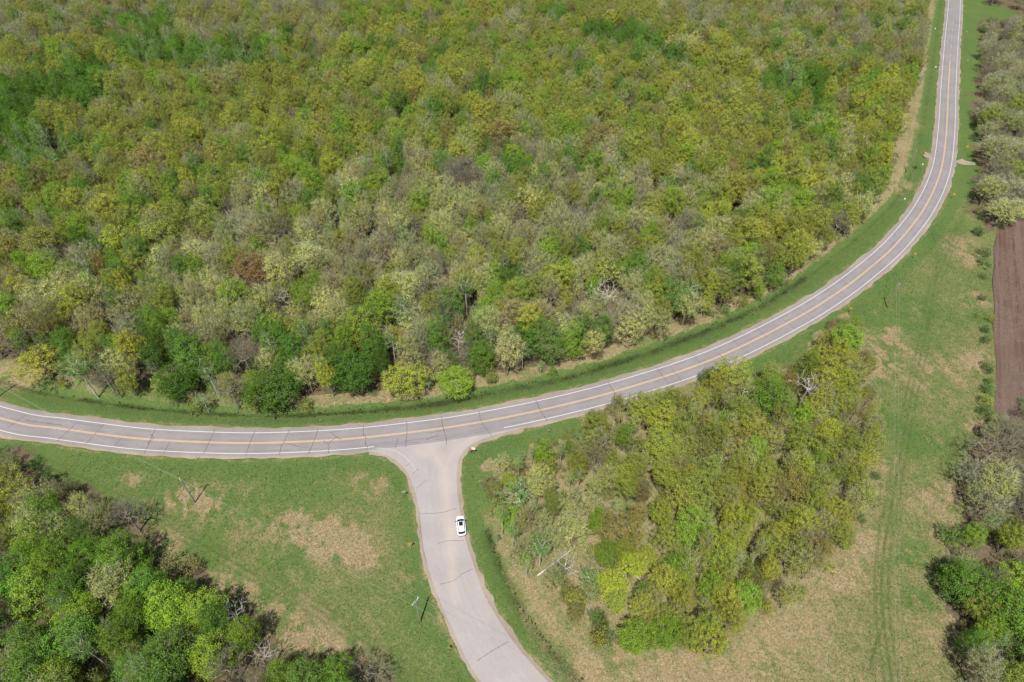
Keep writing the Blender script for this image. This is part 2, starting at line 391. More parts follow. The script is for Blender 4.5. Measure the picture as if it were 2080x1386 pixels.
for p in ([(440, 412), (560, 405), (650, 380)], [(540, 585), (590, 570), (690, 568)], [(555, 820), (630, 800), (680, 760), (745, 730)], [(765, 1265), (840, 1215), (950, 1150)],
          [(415, 265), (480, 215)], [(390, 185), (430, 150)], [(355, 135), (385, 115)]): crack(ZS(p), .09, 1)
crack([(852, 1040), (858, 1105), (868, 1150)], .08, 1)
s = HS[hw_near(G(1372, 757))]; si = 0
while s < HS[-1] - 200:
    kx = int(np.searchsorted(HS, s)); p, nn = HW[kx], HN[kx]; t = np.array([nn[1], -nn[0]])
    sk = rng.normal() * .25; a = LW + .3; b = -(LW - .1) if rng.random() < .8 else rng.uniform(-1, .5)
    crack([p + nn * a + t * sk, p + nn * (a + b) / 2 + t * rng.normal() * .2, p + nn * b - t * sk], .07, 1 if s > HS[hw_near(G(1700, 600))] else 0, world=True, j=.04)
    s += rng.uniform(6.5, 9.0)
for kk in range(26):          # short tar smears along the wheel paths
    kx = rng.integers(60, len(HW) - 260); o = rng.choice([-2.3, -.8, .8, 2.3]) + rng.normal() * .1; L = rng.integers(3, 14)
    crack(HW[kx:kx + L] + HN[kx:kx + L] * o, .07, 1, world=True, j=.05)
struct('crack_seal', ck.mesh('crack_seal', [M['tar'], M['tar2']]), 'dark tar filled cracks across both roads')

# ------------------------------------------------------------------ ground
ditch = smooth(gl([(-120, 752), (0, 772), (50, 787), (130, 804), (220, 817), (300, 827), (400, 835), (480, 840), (560, 842), (640, 839), (740, 832), (850, 822), (930, 809), (1020, 791), (1110, 774), (1200, 751), (1290, 723), (1380, 691), (1480, 651), (1560, 611),
   (1630, 567), (1700, 515), (1760, 465), (1820, 405), (1855, 345), (1868, 290), (1878, 235), (1888, 180), (1900, 90), (1912, 0)]), 2, 2)
ditch2 = smooth(gl([(990, 1080), (1005, 1120), (1028, 1175), (1052, 1222), (1092, 1282), (1142, 1342), (1190, 1395), (1260, 1460)]), 1, 2)
tracks = [(smooth(gl(p), 2, 2), w) for p, w in (
    ([(60, 930), (120, 960), (200, 1000), (290, 1040), (330, 1060), (400, 1100), (480, 1145), (560, 1190), (640, 1235), (720, 1290), (790, 1340), (860, 1400)], 1.7),
    ([(1945, 470), (1905, 560), (1890, 620), (1875, 700), (1852, 800), (1835, 880), (1822, 960), (1808, 1040), (1793, 1130), (1790, 1200), (1795, 1270), (1812, 1390), (1820, 1440)], 1.5),
    ([(1893, 470), (1903, 520), (1896, 600), (1882, 680)], .9), ([(1985, 380), (1960, 430), (1925, 510), (1900, 570)], .9),
    ([(470, 925), (420, 935), (395, 960), (360, 1000), (310, 1012)], .8), ([(1795, 1270), (1770, 1330), (1760, 1400)], .8))]
xs = np.unique(np.concatenate([np.linspace(-3500, -320, 24), np.arange(-320, -110, 1.6), np.arange(-110, 150, .37), np.arange(150, 330, 1.3), np.linspace(330, 3500, 24)]))
ys = np.unique(np.concatenate([np.linspace(-1500, 0, 16), np.arange(0, 30, 2), np.arange(30, 150, .37), np.arange(150, 250, .9), np.arange(250, 470, 1.8), np.linspace(470, 5200, 26)]))
X, Y = np.meshgrid(xs, ys); Px, Py, Dp = PROJ(X, Y, 0.0 * X)
inside = (Dp > 5)
Px = np.where(inside, Px, -9999); Py = np.where(inside, Py, 9999)
d_hw, s_hw = dist_line(X, Y, HW[::6], True)
rp = np.vstack([SL, SR[::-1]])[::4]
d_side = np.minimum(dist_line(X, Y, SL[::5]), dist_line(X, Y, SR[::5])); in_side = inpoly(X, Y, [tuple(q) for q in rp])
d_side = np.where(in_side, 0, d_side)
d_road = np.minimum(np.maximum(d_hw - LW - .85, 0), d_side)
d_d1 = dist_line(X, Y, ditch); d_d2 = dist_line(X, Y, ditch2)

forest_sil = [(-260, 700), (0, 735), (50, 745), (80, 785), (150, 797), (250, 806), (330, 820), (420, 832), (490, 836), (590, 834), (640, 820), (700, 826), (780, 808), (850, 808), (930, 800), (960, 778), (1000, 776), (1060, 760), (1120, 760), (1190, 745), (1240, 735),
   (1270, 716), (1310, 704), (1380, 690), (1420, 664), (1480, 643), (1540, 604), (1580, 588), (1620, 553), (1660, 518), (1700, 493), (1740, 458), (1775, 428), (1795, 395), (1812, 340), (1820, 300), (1832, 250), (1852, 200), (1872, 140), (1884, 80), (1890, -110), (-330, -110)]
grove_sil = [(1008, 935), (1060, 905), (1130, 888), (1170, 873), (1200, 843), (1235, 815), (1262, 792), (1290, 793), (1340, 778), (1400, 790), (1432, 765), (1440, 730), (1480, 733), (1500, 772), (1560, 745), (1610, 745), (1640, 722), (1655, 690), (1690, 660), (1735, 640), (1757, 665), (1765, 740),
   (1780, 800), (1785, 880), (1790, 960), (1785, 1010), (1760, 1070), (1735, 1110), (1705, 1130), (1690, 1165), (1650, 1205), (1600, 1242), (1540, 1258), (1500, 1290), (1480, 1325), (1400, 1332), (1310, 1332), (1270, 1348), (1205, 1322), (1178, 1290), (1150, 1245), (1110, 1210), (1085, 1180),
   (1060, 1162), (1043, 1140), (1035, 1110), (1000, 1095), (990, 1050), (998, 1000)]
wood_sil = [(-150, 900), (0, 905), (45, 925), (60, 968), (100, 980), (150, 985), (205, 1008), (235, 1030), (275, 1040), (302, 1065), (295, 1100), (322, 1140), (335, 1170), (385, 1165), (405, 1190), (432, 1215), (450, 1225), (480, 1212), (540, 1250), (560, 1285), (600, 1320), (690, 1340), (760, 1365), (800, 1400), (900, 1520), (-150, 1560)]
hedge_sil = [(1992, 40), (1988, 180), (1976, 230), (1988, 290), (1983, 340), (1974, 410), (1990, 455), (2012, 470), (2040, 460), (2080, 440), (2300, 380), (2300, 20), (2060, 35)]
east_sil = [(2078, 820), (2025, 845), (1965, 880), (1948, 950), (1955, 1010), (1975, 1045), (1960, 1080), (1925, 1130), (1915, 1200), (1935, 1255), (1955, 1310), (1962, 1400), (1990, 1560), (2400, 1500), (2300, 800)]
far_sil = [(1995, -60), (2000, 8), (2040, 14), (2085, 34), (2300, 40), (2300, -110), (2000, -110)]
plough_px = [(2300, 425), (2078, 447), (2026, 462), (2019, 490), (2016, 600), (2020, 700), (2021, 780), (2024, 838), (2080, 860), (2350, 910)]
sils = dict(forest=forest_sil, grove=grove_sil, wood=wood_sil, hedge=hedge_sil, east=east_sil, far=far_sil)
def gpoly(pl): return [tuple(q) for q in gl(pl)]
nA = fbm(X / 9, Y / 9, 3); nB = fbm(X / 2.6, Y / 2.6, 9); nC = fbm(X / 30, Y / 30, 21); nC2 = fbm(X / 1.3 + Y / 4, Y / 3.0, 41, 3)
def blob(px, py, r, v, sy=.6):
    q = ((Px - px) / r) ** 2 + ((Py - py) / (r * sy)) ** 2
    return v * np.exp(-q * 1.1) * np.clip((nB * .5 + nC2 * .5 - .42) * 9, 0, 1.4)
field1 = inpoly(Px, Py, [(0, 905), (100, 925), (340, 940), (760, 935), (840, 1000), (860, 1100), (905, 1260), (980, 1400), (0, 1400)])
east = inpoly(Px, Py, [(1760, 640), (1900, 500), (1975, 380), (2040, 440), (2040, 1500), (1150, 1500), (1000, 1100), (1300, 900)])
dry = np.full(X.shape, .10)
g1 = np.clip((Py - 930) / 150, 0, 1); dry = np.where(field1, .06 + .21 * g1 + .2 * (nA - .5), dry)
dry = np.where(east, .33 + .14 * (nC - .5) + .20 * np.clip((Py - 900) / 350, 0, 1), dry)
for px, py, r, v in ((395, 1012, 50, .8), (345, 1020, 30, .5), (640, 1080, 62, .75), (690, 1108, 55, .8), (738, 1135, 34, .65), (600, 1060, 40, .4), (480, 1040, 90, .3), (262, 970, 34, .5), (700, 960, 60, .25), (760, 985, 45, .35), (880, 1265, 26, .6), (845, 1180, 34, .35),
      (560, 1230, 90, .3), (460, 1190, 60, .5), (330, 1100, 34, .7), (640, 1300, 80, .45), (410, 1180, 40, .6), (720, 1345, 50, .5), (833, 1110, 14, .8), (1030, 1130, 20, .3),
      (1790, 690, 34, .6), (1812, 668, 24, .6), (1810, 712, 30, .75), (1800, 740, 26, .6), (1775, 760, 30, .5), (1890, 760, 80, .2), (1985, 735, 28, .8), (1988, 610, 26, .6), (1978, 525, 26, .6), (1940, 500, 34, .45), (1925, 1010, 46, .5), (1930, 1080, 40, .35), (1940, 1190, 34, .4), (1950, 1290, 60, .4),
      (1755, 1100, 50, .5), (1700, 1170, 60, .5), (1560, 1290, 90, .5), (1400, 1350, 120, .5), (1250, 1370, 110, .4), (1800, 940, 30, .35), (1880, 760, 50, .25), (1845, 380, 30, .6), (1870, 250, 18, .5), (20, 760, 70, .7), (1888, 1000, 20, .2), (1990, 870, 34, .7), (2000, 960, 30, .5)):
    dry = dry + blob(px, py, r, v)
for px, py, r, v in ((1860, 900, 60, .3), (1850, 1130, 60, .3), (1870, 1220, 46, .3), (1835, 640, 80, .25), (1800, 650, 50, .35), (1790, 850, 40, .35), (700, 1000, 60, .2), (840, 1230, 34, .3), (960, 1150, 30, .3), (1240, 1000, 20, .1)):
    dry = dry - blob(px, py, r, v)
# the strip of dead grass between the ditch and the woods, and the lush mown verges
north = (s_hw > 0)
past = north & (d_hw > 10)
strip1 = np.exp(-((d_d1 - 4.5) / 3.6) ** 2) * past * (s_hw > 0)
beyond = d_hw > (LW + 2); dd = dist_line(X, Y, ditch, True)[1]
dry = np.where((dd > 0) & north & (d_d1 > 1.2 + 2.2 * nB), np.maximum(dry, .66 - .26 * (Px < 640) * (Px > 90) + .35 * (nB - .5) + .3 * (nA - .5)), dry)
d2s = dist_line(X, Y, ditch2, True)[1]
e2 = np.exp(-((d_d2 - 3.5) / 3.0) ** 2) * (d2s > 0); dry = np.maximum(dry, e2 * .72)
dry = dry + (nA - .5) * .35 + (nB - .5) * .25
verge = np.exp(-(d_road / 4.5) ** 2); dry = dry * (1 - verge * .75) + .0
dry += .45 * np.exp(-((d_road - 1.1) / .5) ** 2) * np.clip((nB - .35) * 4, 0, 1)
litter = np.zeros(X.shape); nA2 = fbm(X / 5, Y / 5, 71)
for nme, pl in sils.items():
    gp = gpoly(pl); ins = inpoly(X, Y, gp)
    litter = np.where(inpoly(X + (nB - .5) * 9 + (nA - .5) * 7, Y + (nA2 - .5) * 9, gp), 1.0 if nme not in ('grove',) else .25, litter)
litter = np.where(Y > 560, 1, litter); litter = np.where((X < -120) & (d_hw > 12) & (Px < -50), 1, litter)
litter = np.where(north & (d_d1 < 4.5 + 3 * nA2) & (d_hw < 40), 0, litter)
dry = np.where(inpoly(X + (nB - .5) * 8 + (nA - .5) * 9, Y + (nA2 - .5) * 10, gpoly(grove_sil)),   .58 + (nA - .5) * .5 + (nB - .5) * .3, dry)
dry = np.where(inpoly(Px, Py, [(1985, -20), (1995, 60), (2300, 60), (2300, -20)]), .02, dry)
nW = fbm(X / 4, Y / 4, 33)
w1 = np.exp(-((d_d1 + (nB - .5) * 1.2) / (.5 + .6 * np.clip((Px - 600) / 300, 0, 1) * (Px < 1650))) ** 2) * np.where(Px > 1640, .4, 1.0); w2 = .85 * np.exp(-(d_d2 / .75) ** 2)
wet = np.clip(np.maximum(w1, w2) * np.clip((nW - .12) * 2.4, 0.1, 1.0), 0, .9)
sp = [blob(700, 985, 50, .4), blob(390, 1000, 10, .8), blob(370, 1008, 8, .8)]
trk = np.zeros(X.shape); nW2 = fbm(X / 14, Y / 14, 51)
for l, w in tracks:
    d = dist_line(X, Y, l[::2]); q = np.exp(-(d / (w * 1.3)) ** 4) * (.42 + .32 * np.cos(d * 2 * math.pi / 1.3) * (.5 + nW2))
    trk = np.maximum(trk, q * (.65 + .5 * (nB > .5)))
trk = np.clip(trk, 0, 1) * (d_road > .6)
Z = -.0 + (nC - .5) * .8 * np.clip((d_road - 8) / 20, 0, 1) + (nA - .5) * .25 * np.clip((d_road - 3) / 6, 0, 1)
Z = Z - .8 * np.exp(-(d_d1 / 2.4) ** 2) - .7 * np.exp(-(d_d2 / 1.5) ** 2)
Z = np.where((Px > 2015) & inpoly(X, Y, gpoly([(2300, 425), (2078, 447), (2026, 462), (2019, 490), (2016, 600), (2020, 700), (2022, 780), (2035, 830), (2080, 850), (2350, 900)])), np.minimum(Z, .0), Z); Z = np.where(d_road < .6, -.03, Z); Z = np.where(d_road < .3, -.08, Z)
ny, nx = X.shape; idx = np.arange(ny * nx).reshape(ny, nx)
Fq = np.stack([idx[:-1, :-1], idx[:-1, 1:], idx[1:, 1:], idx[1:, :-1]], -1).reshape(-1, 4)
me = npmesh('ground', np.stack([X, Y, Z], -1).reshape(-1, 3), Fq, M['ground'], smooth=True,
            attrs={'dry': np.clip(dry, 0, 1.2).ravel(), 'litter': litter.ravel(), 'ditch': wet.ravel(), 'track': trk.ravel()})
struct('ground', me, 'grassy verges, rough fields and leaf litter under the trees')
def ground_z(x, y):
    x = np.asarray(x, float); y = np.asarray(y, float)
    i = np.clip(np.searchsorted(xs, x), 1, nx - 1); j = np.clip(np.searchsorted(ys, y), 1, ny - 1)
    return Z[j, i]
def ground_dry(x, y):
    i = np.clip(np.searchsorted(xs, x), 1, nx - 1); j = np.clip(np.searchsorted(ys, y), 1, ny - 1)
    return dry[j, i]

# ploughed field
b = NB('ploughed_soil'); pe = G(2022, 780) - G(2016, 600); v = b.n('ShaderNodeMapping', {'Vector': b.tc.outputs['Object'], 'Rotation': (0, 0, math.atan2(pe[0], pe[1])), 'Scale': (1, 1, 1)}).outputs[0]; v = b.n('ShaderNodeMapping', {'Vector': v, 'Scale': (1.0, .03, 1)}).outputs[0]; rows = b.noise(1.5, 3, .6, vec=v); rows2 = b.noise(.35, 2, .5, vec=v); n1 = b.noise(.12, 4); n2 = b.noise(1.6, 4, .7)
c = b.mix(b.rng(rows, .35, .65), (.082, .047, .036), (.138, .088, .069)); c = b.mix(b.rng(rows2, .4, .6, 0, .5), c, (.15, .108, .086)); c = b.mix(b.rng(b.math('ADD', n1, b.math('MULTIPLY', n2, .8)), .85, 1.0, 0, .7), c, (.165, .122, .095)); c = b.mix(b.rng(n1, .5, .7, 0, .5), c, (.06, .038, .03))
M['soil'] = b.finish(c, .95, bump=b.math('ADD', rows, b.math('MULTIPLY', n2, 2.0)), bs=.8, bd=.15, spec=.1)
pp = gl(plough_px); ctr = pp.mean(0); edge = resamp(np.vstack([pp, pp[:1]]), 160)[:-1]; edge = edge + np.column_stack([ragged(159, .18), ragged(159, .3)])
bm_v = [(q[0], q[1], .16) for q in edge]; mb = MB(); mb.add(bm_v, [tuple(range(len(bm_v)))][:1])
struct('ploughed_field', mb.mesh('ploughed_field', M['soil']), 'brown ploughed field at the right edge')
for poly in bpy.data.meshes['ploughed_field'].polygons:
    if poly.normal.z < 0: bpy.data.meshes['ploughed_field'].flip_normals(); break

# ------------------------------------------------------------------ trees
def tree_proto(seed, h, R, kind):
    """returns (branch mesh arrays, crown mesh arrays); unit: metres; origin at the foot of the trunk"""
    g = np.random.default_rng(seed)
    P = dict(oak=dict(n=150, zc=.62, rz=.37, leaf=50, sz=.29, sd=.33, tw=5, low=-.55), lush=dict(n=165, zc=.57, rz=.42, leaf=56, sz=.30, sd=.38, tw=1, low=-.8),
             sparse=dict(n=120, zc=.62, rz=.37, leaf=28, sz=.28, sd=.33, tw=7, low=-.6), bare=dict(n=105, zc=.60, rz=.38, leaf=3, sz=.22, sd=.5, tw=12, low=-.5),
             aspen=dict(n=60, zc=.70, rz=.29, leaf=26, sz=.27, sd=.36, tw=4, low=-.8), dead=dict(n=46, zc=.62, rz=.36, leaf=0, sz=.2, sd=.4, tw=4, low=-.15),
             shrub=dict(n=40, zc=.52, rz=.46, leaf=26, sz=.22, sd=.30, tw=7, low=-.7))[kind]
    zc, rz = P['zc'] * h, P['rz'] * h
    lob = g.normal(size=(9, 3)); lob /= np.linalg.norm(lob, axis=1)[:, None]; la = g.uniform(-.34, .38, 9)
    T = []; tries = 0; md = 1.15 if kind != 'shrub' else .5
    md *= (R * R * rz / (4.2 ** 2 * 4.4)) ** (1 / 3) if kind != 'shrub' else 1
    while len(T) < P['n'] and tries < 6000:
        tries += 1
        d = g.normal(size=3); d /= np.linalg.norm(d)
        if d[2] < P['low']: continue
        r = 1 + sum(a * max(0, float(d @ l)) ** 3 for a, l in zip(la, lob)); q = g.random() ** (.33 if kind in ('lush', 'shrub') else .42)
        p = np.array([d[0] * R * r * q, d[1] * R * r * q, zc + d[2] * rz * r * q])
        if all((p[0] - t[0]) ** 2 + (p[1] - t[1]) ** 2 + (p[2] - t[2]) ** 2 > (md * .75) ** 2 for t in T): T.append(p)
    T = np.array(T)
    # skeleton: trunk nodes then greedy attachment
    lean = g.normal(size=2) * .035 * h; ztop = zc + rz * .35
    nodes = []; par = []
    nt_ = 9
    for k in range(nt_):
        t = k / (nt_ - 1); nodes.append([lean[0] * t * t + g.normal() * .06 * (k > 0), lean[1] * t * t + g.normal() * .06 * (k > 0), ztop * t]); par.append(k - 1)
    first = 2 if kind in ('shrub',) else 3
    order = np.argsort(np.hypot(T[:, 0], T[:, 1]) + .35 * np.abs(T[:, 2] - zc * .9)); tips = []
    for k in order:
        p = T[k]; N = np.array(nodes); d = p - N; dist = np.linalg.norm(d, axis=1)
        rn = np.hypot(N[:, 0], N[:, 1]); rp_ = math.hypot(p[0], p[1])
        cost = dist + 1.3 * np.maximum(0, rn - rp_ + .1) + .8 * np.maximum(0, N[:, 2] - p[2] + .3 * dist); cost[:first] += 50
        j = int(np.argmin(cost)); a = N[j]; last = j; m = max(1, int(dist[j] / 1.1))
        for s in range(1, m + 1):
            t = s / m; q = a * (1 - t) + p * t; q = q + np.array([0, 0, .10 * dist[j] * math.sin(math.pi * t)]) + g.normal(size=3) * .10 * (t < 1) * min(1, dist[j] / 2)
            nodes.append(list(q)); par.append(last); last = len(nodes) - 1
        tips.append(last)
    N = np.array(nodes); cnt = np.zeros(len(N))
    for t in tips: cnt[t] += 1
    for k in range(len(N) - 1, 0, -1): cnt[par[k]] += cnt[k]
    r0 = {'shrub': .07, 'aspen': .17, 'dead': .20}.get(kind, .019 * h)
    rad = np.maximum(r0 * (np.maximum(cnt, 1) / cnt[0]) ** .46, .022); rad[:nt_] = np.maximum(rad[:nt_], r0 * np.linspace(1.25, .55, nt_) * (1 if kind != 'shrub' else .5))
    if kind == 'dead': rad = np.maximum(rad, .038)
    V = []; Fq = []; off = 0
    for k in range(1, len(N)):
        a, b2 = N[par[k]], N[k]; t = b2 - a; L = np.linalg.norm(t)
        if L < 1e-4: continue
        t = t / L; u = np.cross(t, [0, 0, 1.] if abs(t[2]) < .9 else [1., 0, 0]); u /= np.linalg.norm(u); w = np.cross(t, u)
        sd = 6 if rad[k] > .1 else (4 if rad[k] > .05 else 3); ra, rb = min(rad[par[k]], rad[k] * 1.35), rad[k]; an = np.arange(sd) * 2 * math.pi / sd
        V.append(a + ra * (np.cos(an)[:, None] * u + np.sin(an)[:, None] * w)); V.append(b2 + rb * (np.cos(an)[:, None] * u + np.sin(an)[:, None] * w))
        for q in range(sd): Fq.append((off + q, off + (q + 1) % sd, off + sd + (q + 1) % sd, off + sd + q))
        off += 2 * sd
    BV, BF = np.concatenate(V), np.array(Fq)
    # twigs: thin quads radiating outwards and up from each branch end
    C = []; mi = []
    ctr = np.array([0, 0, zc - rz * .3])
    tips = np.array(tips); nt2 = P['tw']
    if nt2:
        a = np.repeat(N[tips], nt2, 0); o = a - ctr; o /= np.linalg.norm(o, axis=1)[:, None]; d = o * .8 + g.normal(size=a.shape) * .55 + [0, 0, .25]; d /= np.linalg.norm(d, axis=1)[:, None]
        L = g.uniform(.6, 1.5, len(a)) * (.55 if kind == 'shrub' else 1.0) * (1.2 if kind in ('bare', 'sparse') else 1)
        a = a + g.normal(size=a.shape) * .12; e = a + d * L[:, None]; s = np.cross(d, g.normal(size=a.shape)); s /= np.linalg.norm(s, axis=1)[:, None]; wd = (.022 if kind != 'dead' else .035)
        C.append(np.stack([a - s * wd, a + s * wd, e + s * .008, e - s * .008], 1)); mi.append(np.zeros(len(a), int)); tw_end = (a, d, L)
    if P['leaf']:
        nl = P['leaf']; c = np.repeat(T, nl, 0); k = len(c)
        pos = c + g.normal(size=c.shape) * [P['sd'], P['sd'], P['sd'] * .75]
        keep = np.repeat(g.random(len(T)) > (.10 if kind in ('oak', 'sparse') else .03), nl); pos = pos[keep]; k = len(pos)
        o = pos - ctr; o /= np.linalg.norm(o, axis=1)[:, None]; nrm = o * .7 + g.normal(size=pos.shape) * .75 + [0, 0, .35]; nrm /= np.linalg.norm(nrm, axis=1)[:, None]
        u = np.cross(nrm, g.normal(size=pos.shape)); u /= np.linalg.norm(u, axis=1)[:, None]; w = np.cross(nrm, u); s = P['sz'] * g.uniform(.55, 1.2, k)[:, None] * .5
        C.append(np.stack([pos - u * s, pos - w * s * .62, pos + u * s, pos + w * s * .62], 1)); mi.append(np.ones(k, int))
    Q = np.concatenate(C); mi = np.concatenate(mi)
    return (BV, BF), (Q.reshape(-1, 3), np.arange(len(Q) * 4).reshape(-1, 4), mi)

KIND = dict(oak=('bark', 'twig'), lush=('bark', 'twig'), sparse=('bark', 'twigpale'), bare=('bark', 'twig'), aspen=('pale', 'twigpale'), dead=('deadwood', 'deadwood'), shrub=('bark', 'twig'))
protos = {}; allp = []
pcol = bpy.data.collections.new('tree_kit')      # shapes the far woodland is planted from; not placed in the scene itself
for kind, variants in (('oak', 5), ('lush', 4), ('sparse', 4), ('bare', 2), ('aspen', 3), ('dead', 3), ('shrub', 4)):
    for vz in range(variants):
        hh, rr = (3.0, 1.8) if kind == 'shrub' else ((12.5, 2.9) if kind == 'aspen' else (12.0, 4.4))
        (BV, BF), (CV, CF, cm) = tree_proto(100 * vz + len(kind) * 7 + 3, hh, rr, kind)
        bk, tw = M[KIND[kind][0]], M[KIND[kind][1]]
        tm = npmesh(kind + '_trunk', BV, BF, bk); cm_ = npmesh(kind + '_crown', CV, CF, [tw, M['leaf']], cm)
        both = npmesh(kind + '_whole', np.concatenate([BV, CV]), np.concatenate([BF, CF + len(BV)]), [bk, tw, M['leaf']], np.concatenate([np.zeros(len(BF), int), cm + 1]))
        po = bpy.data.objects.new('p%02d_%s' % (len(allp), kind), both); pcol.objects.link(po)
        protos.setdefault(kind, []).append((tm, cm_, len(allp), hh, rr)); allp.append(kind)

# albedo of the foliage, by look
T_ = dict(forest=(.078, .17, .02), olive=(.225, .25, .045), gold=(.28, .28, .045), yellow=(.29, .305, .036), lime=(.175, .255, .034), green=(.095, .175, .034), deep=(.055, .118, .018), fresh=(.115, .22, .032), tan=(.27, .225, .085), pale=(.385, .385, .125), brown=(.21, .17, .06), rust=(.19, .105, .045), grey=(.235, .235, .14), willow=(.235, .255, .08))
WORD = dict(forest='deep green', olive='olive-green', gold='golden-olive', yellow='bright yellow-green', lime='lime-green', green='mid-green', deep='dark green', fresh='fresh light green', tan='tan-brown', pale='pale cream-green', brown='brownish', rust='rust-brown', grey='grey', willow='grey-olive')
# region mixes: (kind, tint, weight)
MIX = dict(
    top=[('lush', 'green', 8), ('lush', 'lime', 12), ('oak', 'olive', 24), ('oak', 'yellow', 7), ('oak', 'gold', 20), ('oak', 'olive', 18), ('oak', 'brown', 2), ('oak', 'tan', 3), ('sparse', 'willow', 9), ('sparse', 'grey', 3), ('bare', 'grey', 1)],
    hazy=[('sparse', 'willow', 26), ('oak', 'olive', 24), ('sparse', 'grey', 16), ('oak', 'tan', 10), ('lush', 'green', 8), ('bare', 'grey', 6), ('oak', 'gold', 8)],
    mid=[('sparse', 'pale', 34), ('sparse', 'tan', 12), ('sparse', 'willow', 16), ('bare', 'grey', 8), ('sparse', 'grey', 9), ('oak', 'olive', 16), ('oak', 'gold', 5), ('oak', 'brown', 1.5), ('lush', 'lime', 11), ('lush', 'green', 9), ('aspen', 'green', 4)],
    left=[('oak', 'olive', 26), ('lush', 'lime', 14), ('lush', 'green', 14), ('sparse', 'willow', 12), ('sparse', 'pale', 10), ('oak', 'gold', 8), ('sparse', 'grey', 6), ('oak', 'brown', 4)],
    right=[('lush', 'green', 6), ('lush', 'lime', 14), ('oak', 'yellow', 9), ('oak', 'gold', 24), ('oak', 'olive', 26), ('sparse', 'pale', 14), ('oak', 'brown', 3), ('bare', 'grey', 2)],
    edge=[('lush', 'green', 24), ('lush', 'lime', 20), ('oak', 'olive', 18), ('sparse', 'pale', 12), ('lush', 'deep', 4), ('aspen', 'green', 16), ('bare', 'grey', 5)],
    greens=[('lush', 'fresh', 5), ('lush', 'green', 3), ('aspen', 'fresh', 3)], deeps=[('lush', 'forest', 8), ('lush', 'green', 3)], bright=[('lush', 'fresh', 6), ('lush', 'lime', 4), ('aspen', 'fresh', 2)],
    grove=[('lush', 'lime', 8), ('oak', 'yellow', 5), ('oak', 'gold', 32), ('sparse', 'gold', 14), ('oak', 'olive', 30), ('aspen', 'olive', 8), ('oak', 'brown', 4), ('sparse', 'brown', 2)],
    grovew=[('aspen', 'green', 30), ('aspen', 'lime', 10), ('lush', 'lime', 10), ('oak', 'olive', 14), ('sparse', 'pale', 10), ('sparse', 'willow', 12), ('bare', 'grey', 5), ('sparse', 'brown', 4)],
    woodn=[('sparse', 'willow', 30), ('sparse', 'pale', 22), ('oak', 'olive', 14), ('lush', 'green', 8), ('bare', 'grey', 8)],
    woodg=[('lush', 'green', 20), ('lush', 'lime', 20), ('lush', 'fresh', 14), ('bare', 'grey', 14), ('sparse', 'willow', 10), ('sparse', 'grey', 6), ('aspen', 'green', 8)],
    hedge=[('sparse', 'willow', 40), ('bare', 'willow', 16), ('sparse', 'grey', 24), ('bare', 'grey', 10), ('oak', 'olive', 8)],
    eastn=[('sparse', 'grey', 34), ('bare', 'grey', 26), ('sparse', 'willow', 26)], easts=[('lush', 'green', 22), ('aspen', 'green', 12), ('sparse', 'grey', 12), ('lush', 'lime', 10), ('bare', 'grey', 8), ('oak', 'olive', 10)])
tr = np.random.default_rng(77)
def zone(reg, px, py):
    n_ = float(vnoise(np.float64(px / 130), np.float64(py / 90), 5))
    if reg == 'forest':
        for cx_, cy_, rx, ry, zz in ((110, 190, 120, 34, 'deeps'), (20, 215, 60, 50, 'deeps'), (190, 155, 40, 30, 'deeps'), (400, 118, 130, 26, 'greens'), (300, 95, 70, 22, 'greens'), (60, 300, 90, 50, 'greens'), (500, 105, 60, 22, 'greens'), (1245, 72, 60, 22, 'deeps'), (1310, 95, 40, 30, 'greens'),
                                      (1370, 125, 34, 24, 'greens'), (1590, 165, 50, 34, 'greens'), (1660, 170, 30, 28, 'deeps'), (300, 50, 60, 18, 'greens'), (1130, 35, 40, 16, 'greens')):
            if ((px - cx_) / rx) ** 2 + ((py - cy_) / ry) ** 2 < 1: return zz
        if py > 690 and px < 1500 and tr.random() < .7: return 'edge'
        if py < 60 + 50 * n_ and (px < 700 or px > 1350): return 'hazy'
        if px > 1400 and py < 220 and px > 1600 - 200 * n_: return 'hazy' if py < 130 else 'right'
        q = ((px - 960) / 560) ** 2 + ((py - 540) / 235) ** 2
        if q < .85 + .7 * (n_ - .3): return 'mid'
        if px > 1330: return 'right'
        if px < 620 and py > 420: return 'mid' if n_ > .62 or py > 560 else 'left'
        return 'top'
    if reg == 'grove': return 'grovew' if px < 1320 - 120 * n_ and py > 880 and py < 1200 else 'grove'
    if reg == 'wood': return 'woodn' if py < 1100 - .2 * px and px < 330 else 'woodg'
    if reg == 'hedge': return 'hedge'
    if reg == 'east': return 'eastn' if py < 1050 or (px > 2000 and n_ > .6 and py < 1180) else 'easts'
    return 'hedge'
def pick(z, x=0.0, y=0.0):
    """species grow in drifts: the draw follows a slow noise over the ground as much as chance"""
    l = MIX[z]; w = np.array([q[2] for q in l], float); c = np.cumsum(w / w.sum())
    nz = float(fbm(np.float64(x / 26), np.float64(y / 30), 61, 2)); nz = min(1, max(0, (nz - .5) * 2.4 + .5)); u = (nz + tr.normal() * .26) % 1.0 if tr.random() < .8 else tr.random()
    k = min(len(l) - 1, int(np.searchsorted(c, u))); return l[k][0], l[k][1]
trees = []     # dict(x,y,h,R,kind,tint,reg)
cx8 = np.array([(math.cos(a), math.sin(a)) for a in np.arange(8) * math.pi / 4])
